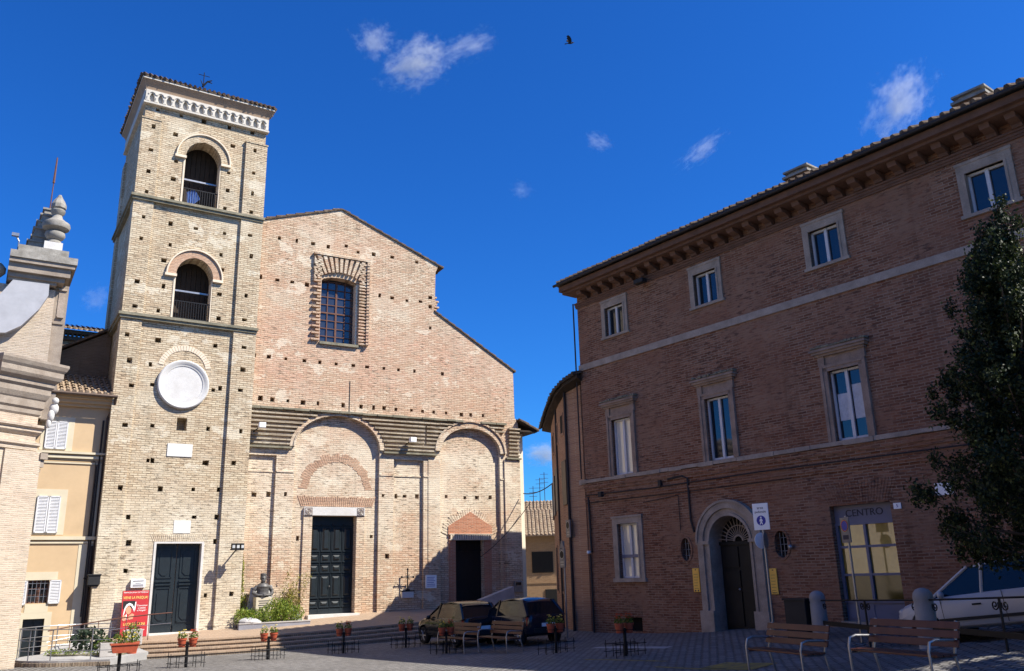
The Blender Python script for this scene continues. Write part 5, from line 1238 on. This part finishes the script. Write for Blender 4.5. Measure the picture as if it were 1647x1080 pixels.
# ------------------------------------------------------------------ vehicles (local x = forward, y = left)
def loft(mb, secs):
    n = len(secs[0]); vs = [p for s in secs for p in s]; fs = []
    for i in range(len(secs)-1):
        for j in range(n): fs.append((i*n+j, i*n+(j+1)%n, (i+1)*n+(j+1)%n, (i+1)*n+j))
    fs += [tuple(range(n-1,-1,-1)), tuple(range((len(secs)-1)*n, len(secs)*n))]
    return mb.add(vs, fs)
def car(label, paint, loc, ang, L=3.6, W=1.62, H=1.47, van=False):
    g = G(loc[0], loc[1]); sl = (G(loc[0]+.5*math.cos(ang), loc[1]+.5*math.sin(ang))-G(loc[0]-.5*math.cos(ang), loc[1]-.5*math.sin(ang)))
    t = thing('parked_van' if van else 'parked_car', (loc[0],loc[1],g+.01), 0, label, 'van' if van else 'car', None if van else 'dark hatchbacks parked by the church')
    t.rotation_euler = (Matrix.Rotation(ang,3,'Z') @ Matrix.Rotation(-math.atan(sl),3,'Y')).to_euler()
    h = L/2; w2 = W/2
    def sec(x, zb, zs, w_, crown=.0):
        half = [(w_*.80,zb),(w_*.965,zb+.06),(w_,zb+.22),(w_*1.0,zs-.22),(w_*.965,zs-.06),(w_*.86,zs),(w_*.4,zs+crown)]
        return [(x,y,z) for y, z in half]+[(x,-y,z) for y, z in half[::-1]]
    bz = .24
    if van: S = [(-h,.34,.98,.92),(-h+.06,.28,1.02,.97),(-h+.8,bz,1.03,1),(0,bz,1.03,1),(h-1.25,bz,1.02,1),(h-.75,bz,.99,.99),(h-.32,bz,.90,.94),(h-.10,.27,.78,.84),(h-.01,.33,.66,.70)]
    else: S = [(-h,.36,.84,.84),(-h+.05,.30,.92,.92),(-h+.45,bz,.95,.99),(-.3,bz,.94,1),(h-1.15,bz,.92,1),(h-.65,bz,.87,.98),(h-.28,bz,.78,.92),(h-.08,.27,.66,.80),(h,.33,.54,.66)]
    mb = MB(); loft(mb, [sec(x, a, b, w2*c, .03) for x, a, b, c in S])
    body = mb.build('body', paint, t)
    wb = (-h+.62 if not van else -h+.78, h-.72 if not van else h-.85); wr = .29 if not van else .31
    c = MB()
    for x in wb:
        for sg in (-1, 1): c.lathe([(wr+.065,-.22),(wr+.065,.25)], (x, sg*w2, wr), 22, 'y')
    cut(body, c, 0); body.modifiers.new('bv','BEVEL').width = .012; apply(body); shade(body, 35)
    # cabin: glass block, roof, pillars
    if van: C = [(-h+.04,1.0,-h+.10,H-.05),(h-1.0,.98,h-1.75,H-.06)]
    else: C = [(-h+.06,.90,-h+.50,H-.10),(h-.92,.86,h-1.78,H-.10)]
    (xb, zb, xbt, zt), (xf, zf, xft, zft) = C; wbot = w2*.93; wtop = w2*.76 if not van else w2*.86
    gl = MB().hexa([(xb,-wbot,zb),(xf,-wbot,zf),(xf,wbot,zf),(xb,wbot,zb),(xbt,-wtop,zt),(xft,-wtop,zft),(xft,wtop,zft),(xbt,wtop,zt)]).build('windows', M['vanglass'], t)
    rs = []
    for x, z, k in ((xbt-.08,zt-.04,.95),(xbt+.15,H-.045,1),((xbt+xft)/2,H,1),(xft-.2,H-.05,1),(xft+.06,zft-.03,.97)):
        half = [(wtop*1.03*k,z-.055),(wtop*1.0*k,z-.02),(wtop*.7*k,z),(0,z+.008)]
        rs.append([(x,y,q) for y, q in half]+[(x,-y,q) for y, q in half[-2::-1]])
    loft(MB(), rs).build('roof', paint, t, smooth=True)
    mid = [.12] if not van else [.62,-.45]
    for sg in (-1, 1):
        MB().tube([(xf+.02,sg*wbot,zf-.02),(xft,sg*wtop*1.01,zft)], .035, 6).build('window_pillar', paint, t); mb = MB(); mb.tube([(xb+.05,sg*wbot,zb-.02),(xbt,sg*wtop*1.01,zt)], .06, 6)
        for x in mid: MB().tube([(x-.02,sg*wbot*1.0,zf-.02),(x-.1,sg*wtop*1.01,H-.06)], .035, 6).build('window_pillar', paint, t)
        if not van: mb.hexa([(xb+.05,sg*(wbot-.01),zb-.02),(xb+.62,sg*(wbot-.01),zb-.02),(xb+.62,sg*(wbot+.012),zb-.02),(xb+.05,sg*(wbot+.012),zb-.02),(xbt+.05,sg*(wtop-.01),H-.07),(xbt+.2,sg*(wtop-.01),H-.07),(xbt+.2,sg*(wtop+.012),H-.07),(xbt+.05,sg*(wtop+.012),H-.07)])
        else: mb.hexa([(xb,sg*(wbot-.01),zb-.02),(-.45,sg*(wbot-.01),zb-.02),(-.45,sg*(wbot+.014),zb-.02),(xb,sg*(wbot+.014),zb-.02),(xbt,sg*(wtop-.01),H-.05),(-.5,sg*(wtop-.01),H-.05),(-.5,sg*(wtop+.014),H-.05),(xbt,sg*(wtop+.014),H-.05)])
        mb.build('window_pillar', paint, t)
    for x in wb:
        for sg in (-1, 1):
            wl_ = MB().lathe([(wr-.09,-.085),(wr-.02,-.095),(wr,-.07),(wr,.07),(wr-.02,.095),(wr-.09,.085)], (x, sg*(w2-.10), wr), 24, 'y').build('wheel', M['rubber'], t, smooth=True)
            mb = MB().lathe([(wr-.09,-.03),(wr-.09,.06)], (x, sg*(w2-.09), wr), 20, 'y')
            for k in range(6): a = k*math.pi/3; mb.tube([(x,sg*(w2-.02),wr),(x+(wr-.10)*math.cos(a),sg*(w2-.02),wr+(wr-.10)*math.sin(a))], .022, 5)
            mb.build('rim', M['alloy'], wl_)
    f, bt = h-.14, -h+.02
    for sg in (-1, 1):
        if van: MB().ell((h-.24,sg*.66*w2,.80),(.17,.10,.10)).build('headlight', M['lampglass'], t, smooth=True); MB().box(-h-.01,sg*(w2-.16),.62,-h+.06,sg*(w2-.03),1.0).build('tail_light', M['taillamp'], t)
        else: MB().ell((h-.17,sg*.62*w2,.66),(.14,.13,.085)).build('headlight', M['lampglass'], t, smooth=True); MB().hexa([(-h-.0,sg*(w2*.64),.60),(-h+.12,sg*(w2*.94),.60),(-h+.16,sg*(w2*.94),.60),(-h+.1,sg*(w2*.64),.60),(-h+.0,sg*(w2*.64),.86),(-h+.12,sg*(w2*.95),.86),(-h+.16,sg*(w2*.95),.86),(-h+.1,sg*(w2*.64),.86)]).build('tail_light', M['taillamp'], t)
        mr = MB().ell((xf-.30,sg*(w2+.05),zf+.06),(.06,.09,.075)).build('mirror', M['blackplastic'] if van else paint, t, smooth=True)
        xd = .15 if not van else .05
        MB().box(xd-.02,sg*(w2-.004),zf-.19,xd+.16,sg*(w2+.016),zf-.155).build('door_handle', M['blackplastic'], t)
        # door joint lines as thin grooves of dark rubber
        mb = MB().box(-.32 if not van else .02-.2,sg*(w2-.003),.32,-.308 if not van else -.168,sg*(w2+.001),.9); mb.box(h-1.16,sg*(w2-.006),.32,h-1.148,sg*(w2+.0005),.88)
        mb.box(-h+1.0,sg*(w2-.01),.40,h-1.05,sg*(w2+.012),.46) if not van else mb.box(-h+1.15,sg*(w2-.01),.34,h-1.25,sg*(w2+.014),.48)
        mb.build('side_trim', M['blackplastic'], t)
    MB().box(-h-.04,-.72*w2,.36,-h+.08,.72*w2,.52).build('rear_bumper', M['blackplastic'], t, bevel=.02)
    MB().box(h-.14,-.62*w2,.32,h+.02,.62*w2,.46).build('front_bumper', M['blackplastic'], t, bevel=.02)
    MB().box(-h-.045,-.26,.56,-h+.02,.26,.67).build('number_plate', M['signwhite'], t)
    MB().box(h-.2,-.45,.52,h-.035,.45,.62).build('grille', M['blackplastic'], t)
    return t
a_ = math.atan2(1.2, -.85)
car('black rounded hatchback parked nose to the church, the left one of two', M['carpaint'], (-2.25,31.7), a_, 3.5)
car('dark blue hatchback parked nearest the curved house, the right one of two', M['carpaint2'], (-.12,30.7), a_, 3.65)
vx = OP+eB*15.25+nB*2.15
wc = car('white hatchback parked along the palace behind the evergreen tree', M['vanpaint'], (vx.x, vx.y), BP+math.pi, 4.2, 1.74, 1.52)
del wc['group']

# ------------------------------------------------------------------ benches, bollards, signs
def make_bench():
    t = thing('park_bench', (0,0,0), 0, '', 'bench', 'wooden benches on the square')
    for k in range(3): MB().box(-.82,-.28+k*.15,.425,.82,-.28+k*.15+.125,.46).build('seat_slat', M['benchwood'], t, bevel=.008)
    for k in range(3):
        z = .54+k*.125; y = .19+k*.035; MB().hexa([(-.82,y,z),(.82,y,z),(.82,y+.03,z-.005),(-.82,y+.03,z-.005),(-.82,y+.03,z+.105),(.82,y+.03,z+.105),(.82,y+.06,z+.10),(-.82,y+.06,z+.10)]).build('back_slat', M['benchwood'], t, bevel=.006)
    for sg in (-1, 1):
        x = sg*.74
        fr = MB().tube([(x,.32,0),(x,.19,.42),(x,.33,.90)], .022, 8); fr.tube([(x,-.31,0),(x,-.33,.25),(x,-.34,.5),(x,-.30,.63),(x,-.18,.66),(x,.22,.64)], .02, 8); fr.tube([(x,-.31,.41),(x,.2,.41)], .018, 6)
        fr.build('end_frame', M['steel'], t, smooth=True)
    return t
bench0 = make_bench(); first = True
for x, y, a, lb in ((-1.95,28.55,BP,'bench in front of the left parked car'),(-.6,27.4,BP,'bench in front of the right parked car'),(4.9,16.5,R(-66),'bench at the lower right, left one of two'),(5.85,13.75,R(-64),'bench at the lower right corner, right one of two')):
    o = bench0 if first else clone(bench0); first = False
    o.location = (x,y,G(x,y)); o.rotation_euler = (0, 0, a); o['label'] = 'red brown '+lb
def make_bollard():
    t = thing('stone_bollard', (0,0,0), 0, '', 'bollard', 'round topped stone bollards')
    MB().lathe([(.20,-.2),(.195,.25),(.185,.78),(.175,.82),(.185,.86),(.19,.92),(.17,1.0),(.12,1.06),(.04,1.09)], (0,0,0), 24).build('shaft', M['concrete'], t, smooth=True)
    return t
b0 = make_bollard(); BO = [(7.28,21.6,'round topped stone bollard beside the shop front, far end of the iron railing'),(7.85,17.2,'round topped stone bollard in front of the white car')]
for i, (x, y, lb) in enumerate(BO):
    o = b0 if i == 0 else clone(b0); o.location = (x,y,G(x,y)); o['label'] = lb
def railing(p, q, lb):
    t = thing('iron_railing', (p[0],p[1],G(*p)), math.atan2(q[1]-p[1],q[0]-p[0]), lb, 'railing', 'iron railings between the bollards')
    L = math.hypot(q[0]-p[0], q[1]-p[1]); dz = G(*q)-G(*p); z = lambda x, h: h+dz*x/L
    MB().tube([(.2,0,z(.2,.86)),(L-.2,0,z(L-.2,.86))], .02, 6).build('top_rail', M['iron'], t)
    MB().box(.2,-.02,.30,L-.2,.02,.40).build('lower_rail', M['iron'], t)
    def scroll(c, sg):
        return [(c+sg*(.03+.10-.012*k*0+.09*(1-k/22)*math.cos(k*.5+2.6)), 0, z(c,.74)+.09*(1-k/24)*math.sin(k*.5+2.6)) for k in range(20)]
    for c in (L/2,):
        MB().tube([(c,0,-.05),(c,0,z(c,.86))], .024, 6).build('post', M['iron'], t)
        for sg in (-1, 1): MB().tube(scroll(c, sg), .013, 5).build('scroll', M['iron'], t)
    for c, sg in ((.22,1),(L-.22,-1)): MB().tube(scroll(c, sg), .013, 5).build('scroll', M['iron'], t)
railing(BO[0][:2], BO[1][:2], 'low black iron railing with scrolls between the two stone bollards')
railing(BO[1][:2], (8.4,12.8), 'low black iron railing with scrolls running right from the bollard by the white car')
def sign_post(x, y, ang, label, H): 
    t = thing('sign_post', (x,y,G(x,y)), ang, label, 'road sign'); MB().tube([(0,.03,-.1),(0,.03,H)], .028, 10).build('pole', M['steel'], t, smooth=True); return t
gz_ = G(6.3,22.2)
t = sign_post(6.3,22.2,R(-42),'white pedestrian area sign with blue disc on a grey pole beside the portal', 1.6-gz_)
zc = 1.32-gz_; p = MB().box(-.215,-.03,zc-.335,.215,.0,zc+.335).build('plate', M['signwhite'], t, bevel=.006)
MB().lathe([(.125,-.034),(.125,-.0305)], (0,0,zc-.10), 32, 'y').build('blue_disc', M['signblue'], p)
mb = MB(); yy = -.036
mb.ell((0,yy,zc-.025),(.022,.003,.025),10,8); mb.prism([(-.025,zc-.055),(.025,zc-.055),(.05,zc-.12),(.03,zc-.12),(.02,zc-.09),(.02,zc-.13),(.045,zc-.2),(.02,zc-.2),(0,zc-.15),(-.02,zc-.2),(-.045,zc-.2),(-.02,zc-.13),(-.02,zc-.09),(-.03,zc-.12),(-.05,zc-.12)], yy-.001, -.034)
mb.build('walker_symbol', M['signwhite'], p)
text('area', .10, 'lettering', M['ink'], p, (0,-.032,zc+.22), UPR, .0015); text('pedonale', .085, 'lettering', M['ink'], p, (0,-.032,zc+.12), UPR, .0015)
for rz_, nm in ((R(62),0),(R(100),1)):
    d_ = MB().lathe([(.2,-.012),(.2,.0)], (0,0,0), 28, 'y').build('round_plate', M['signwhite'] if nm == 0 else M['signgrey'], t); d_.location = (-.06+.12*nm,-.02,.72-gz_); d_.rotation_euler = (0,0,rz_)
gz2 = G(7.6,20.0)
t = sign_post(7.6,20.0,R(-75),'dark narrow no parking sign on a thin pole in front of the shop window', 1.15-gz2)
p = MB().box(-.16,-.03,.55-gz2,.16,.0,1.12-gz2).build('plate', M['signgrey'], t, bevel=.005); MB().lathe([(.13,-.034),(.13,-.0305)], (0,0,.93-gz2), 24, 'y').build('disc', M['signblue'], p)
mb = MB(); mb.ring(0,.93-gz2,.135,.11,-.038,-.034,0,360,24); mb.build('red_ring', M['taillamp'], p); MB().box(-.1,-.034,.62-gz2,.1,-.0305,.72-gz2).build('arrow', M['ink'], p)
for (x, y, ang, z0, lb, pole) in ((1.95,32.3,R(-66),1.35,'dark no parking plate fixed on the curved house near the palace corner',False),(1.58,30.3,R(-60),.25,'dark no parking plate on a pole in front of the curved house',True)):
    g = G(x,y)
    t = sign_post(x,y,ang,lb,z0+.9-g) if pole else thing('sign_plate', (x,y,z0), ang, lb, 'road sign')
    o_ = -g if pole else -z0
    p = MB().box(-.17,-.06,z0+o_,.17,-.01,z0+.64+o_).build('plate', M['signgrey'], t, bevel=.01); MB().lathe([(.13,-.066),(.13,-.0605)], (0,0,z0+.44+o_), 24, 'y').build('disc', M['bannerblack'], p)
    mb = MB(); mb.ring(0,z0+.44+o_,.145,.125,-.07,-.0605,0,360,24); mb.box(-.1,-.064,z0+.08+o_,.1,-.0605,z0+.12+o_); mb.box(-.1,-.064,z0+.17+o_,.1,-.0605,z0+.21+o_); mb.build('print', M['steel'], p)
    if pole: MB().prism([(-.16,z0+.66+o_),(.16,z0+.66+o_),(0,z0+.95+o_)], -.05, -.03).build('triangle_plate', M['signgrey'], t)
t = thing('utility_box', (6.95,22.0,G(6.95,22.0)), BP, 'black metal utility box standing left of the shop front behind the bollard', 'box')  # plain black box with a lid, purpose unknown
MB().box(-.3,-.2,0,.3,.2,.9).build('cabinet', M['blackplastic'], t, bevel=.015); MB().box(-.33,-.23,.9,.33,.23,.95).build('lid', M['blackplastic'], t)

# ------------------------------------------------------------------ evergreen tree
tr = thing('evergreen_tree', (9.45,15.4,G(9.45,15.4)), 0, 'tall dark evergreen tree with ragged pointed crown in front of the palace', 'tree')
rt = random.Random(21); H = 7.6
tk = MB().tube([(0,0,-.2),(.03,.02,1.2),(-.04,.03,3),(.03,0,5),(0,0,H-.4)], [.17,.14,.11,.07,.02], 10)
cl = []
def crown_r(z):
    f = (z-.95)/(H-.95)
    return 0 if f < 0 else 2.1*min(1, (f+.05)*5)**.5*(1-f)**1.08+.05
nb = 74
for i in range(nb):
    z = 1.15+(H-1.75)*(i+.5)/nb; a = i*2.399+rt.uniform(-.4,.4); r_ = crown_r(z)*rt.uniform(.72,1.22); rise = rt.uniform(.2,.75)+.25*z/H
    P = [Vector((0,0,z-.25)), Vector((math.cos(a)*r_*.5, math.sin(a)*r_*.5, z-.05)), Vector((math.cos(a)*r_, math.sin(a)*r_, z+rise))]
    tk.tube(P, [.035,.022,.008], 5)
    for k in range(8):
        t_ = rt.uniform(.35,1.08); q = (P[0].lerp(P[1], t_*2) if t_ < .5 else P[1].lerp(P[2], t_*2-1)); cl.append((q+Vector((rt.gauss(0,.12),rt.gauss(0,.12),rt.gauss(0,.13))), rt.uniform(.12,.24)))
for k, (x, y, zt) in enumerate(((0,0,H),(.42,.1,H-1.25),(-.36,-.1,H-1.7),(.75,-.1,H-2.2),(-.7,.1,H-2.6),(-1.0,-.2,H-3.3))):
    for j in range(10): cl.append((Vector((x*(1-.03*j)+rt.gauss(0,.05), y+rt.gauss(0,.05), zt-.13*j)), .06+.016*j))
tk.build('trunk', M['bark'], tr)
fo = MB()
for c, s in cl:
    n_ = int(80+350*s)
    pts = [(c.x+rt.gauss(0,s*.42), c.y+rt.gauss(0,s*.42), c.z+rt.gauss(0,s*.62)) for _ in range(n_)]
    leaves(fo, pts, .078, rt, .6, .55)
fo.build('crown', M['tree'], tr)

t2 = clone(tr); t2.location = (11.0,12.1,G(11.0,12.1)); t2.rotation_euler = (0,0,2.2); t2['label'] = 'second evergreen tree of the row, beyond the right edge of the picture'  # unseen tree copied in to throw shade on the benches
# ------------------------------------------------------------------ bird in flight
bd = setp(bpy.data.objects.new('bird', None), 'black bird flying high over the square with one wing raised', 'bird'); COL.objects.link(bd); bd.location = (5.43,60,42.05); bd.scale = (.72,.72,.72)
mb = MB().ell((0,0,0),(.30,.10,.10),12,8); mb.ell((.30,0,.08),(.12,.07,.075),10,6); mb.tube([(.40,0,.09),(.5,0,.08)], .03, 6, r1=.005)
mb.add([(-.22,-.05,.0),(-.22,.05,.0),(-.62,.12,-.10),(-.62,-.12,-.10),(-.22,0,.05),(-.6,0,-.06)], [(0,1,2,3),(0,4,5,3),(1,2,5,4),(0,1,4),(2,3,5)])
mb.build('body', M['bird'], bd, smooth=True)
for sg in (-1, 1):
    P = [(.18,sg*.06,.06),(.16,sg*.22,.35),(.02,sg*.34,.62),(-.24,sg*.42,.80),(-.30,sg*.40,.72),(-.42,sg*.38,.66),(-.30,sg*.30,.52),(-.42,sg*.30,.44),(-.22,sg*.2,.30),(-.2,sg*.08,.06)]
    MB().add([(x,y,z) for x, y, z in P]+[(x,y+sg*.025,z) for x, y, z in P], [tuple(range(10)), tuple(range(19,9,-1))]+[(i,(i+1)%10,10+(i+1)%10,10+i) for i in range(10)]).build('wing', M['bird'], bd)

# ------------------------------------------------------------------ small fair weather clouds
def cloudmat(name, dens, thr, seed, sc_):
    m = bpy.data.materials.new(name); m.use_nodes = True; t = m.node_tree; g = N(t)
    t.nodes.remove(t.nodes['Principled BSDF'])
    tc = g.n('ShaderNodeTexCoord').outputs['Object']
    ln = g.n('ShaderNodeVectorMath', operation='LENGTH'); g.link(tc, ln.inputs[0])
    mp = g.n('ShaderNodeMapping'); mp.inputs['Location'].default_value = (seed*3.1, seed*1.7, seed); mp.inputs['Scale'].default_value = sc_; g.link(tc, mp.inputs[0])
    no = g.noise(mp.outputs[0], 1.75, 12, .72)
    fall = g.ramp(ln.outputs['Value'], .1, 1.0, 0, .36)
    d = g.ramp(g.math('SUBTRACT', no, fall), thr+.015, thr+.30, 0, dens*.8)
    v = g.n('ShaderNodeVolumeScatter'); v.inputs['Color'].default_value = (1,1,1,1); v.inputs['Anisotropy'].default_value = .2
    g.link(d, v.inputs['Density']); g.link(v.outputs[0], t.nodes['Material Output'].inputs['Volume'])
    return m
for k, (c, r_, tilt, dens, thr, scl, lb) in enumerate((
    ((-100,564,402), (25,14,25), .55, .07, .30, (1.9,1.2,2.0), 'small wispy cloud at the upper left of the big cloud'),
    ((-69,576,390), (44,20,30), -.55, .10, .29, (2.2,1.4,2.2), 'largest bright wispy cloud high above the church gable'),
    ((-28,573,402), (40,14,18), -.42, .06, .31, (2.2,1.2,2.2), 'thin cloud wisp trailing right from the largest cloud'),
    ((288,548,326), (30,16,46), .55, .09, .29, (2.0,1.4,2.2), 'tall bright cloud standing above the palace roof'),
    ((154,603,321), (34,9,13), -.62, .08, .31, (2.2,1.4,2.4), 'small slanting cloud streak above the palace eave'),
    ((74,610,335), (19,8,13), .5, .06, .31, (1.6,1.4,2.0), 'faint small cloud puff in the middle of the sky'),
    ((11,630,304), (16,7,13), .3, .035, .31, (1.6,1.4,2.0), 'faintest cloud trace above the church gable end'),
    ((24,693,96), (22,12,14), 0, .16, .25, (1.5,1.4,1.6), 'bright low cloud in the gap above the lane'),
    ((-309,593,207), (18,8,16), -.5, .06, .30, (1.6,1.4,2.0), 'faint cloud puff left of the bell tower'))):
    o = MB().ell((0,0,0),(1,1,1),24,14).build('cloud', cloudmat('cloud air', dens, thr, k+1.3, scl))
    setp(o, lb, 'cloud', 'small clouds'); o.location = c; o.scale = r_; o.rotation_euler = (0, tilt, -math.atan2(c[0], c[1]))

# ------------------------------------------------------------------ unseen houses around the square, added to cut low sky light
def townhouse(x0, y0, x1, y1, top, mat, label, face):
    zb = -3.0; t = thing('townhouse', ((x0+x1)/2, (y0+y1)/2, zb), 0, label, 'house'); cx, cy = (x0+x1)/2, (y0+y1)/2
    MB().box(x0-cx,y0-cy,0,x1-cx,y1-cy,top-zb).build('wall', mat, t)
    h = top-zb; a, b, c, d = x0-cx-.5, y0-cy-.5, x1-cx+.5, y1-cy+.5
    mx = (x1-x0) > (y1-y0); r0, r1 = (((a,0,h+1.6),(c,0,h+1.6)) if mx else ((0,b,h+1.6),(0,d,h+1.6)))
    P = [(a,b,h),(c,b,h),(c,d,h),(a,d,h),r0,r1]
    MB().add(P, [(0,1,5,4),(2,3,4,5),(1,2,5),(3,0,4),(3,2,1,0)] if mx else [(1,2,5,4),(3,0,4,5),(0,1,4),(2,3,5),(3,2,1,0)]).build('roof', M['tile'], t)
    n = int((x1-x0 if face == 'y' else y1-y0)/3.2)
    for fl in range(3):
        for i in range(n):
            u = -((x1-x0 if face == 'y' else y1-y0)/2)+3.2*(i+.5)+.3; z = 1.6+fl*3.6
            if face == 'y': q = MB().box(u-.5,y1-cy-.1,z,u+.5,y1-cy+.04,z+1.7).build('window', M['glass'], t); MB().box(u-.65,y1-cy-.05,z-.15,u+.65,y1-cy+.12,z-.02).build('sill', M['stone'], q)
            else: q = MB().box(x1-cx-.1,u-.5,z,x1-cx+.04,u+.5,z+1.7).build('window', M['glass'], t); MB().box(x1-cx-.05,u-.65,z-.15,x1-cx+.12,u+.65,z-.02).build('sill', M['stone'], q)
townhouse(-26, -16, 16, -9, 9.5, M['ochre'], 'long ochre townhouse closing the square behind the camera', 'y')
townhouse(-30, -8, -21, 14, 9.0, M['ochre'], 'ochre townhouse along the left side of the square outside the picture', 'x')
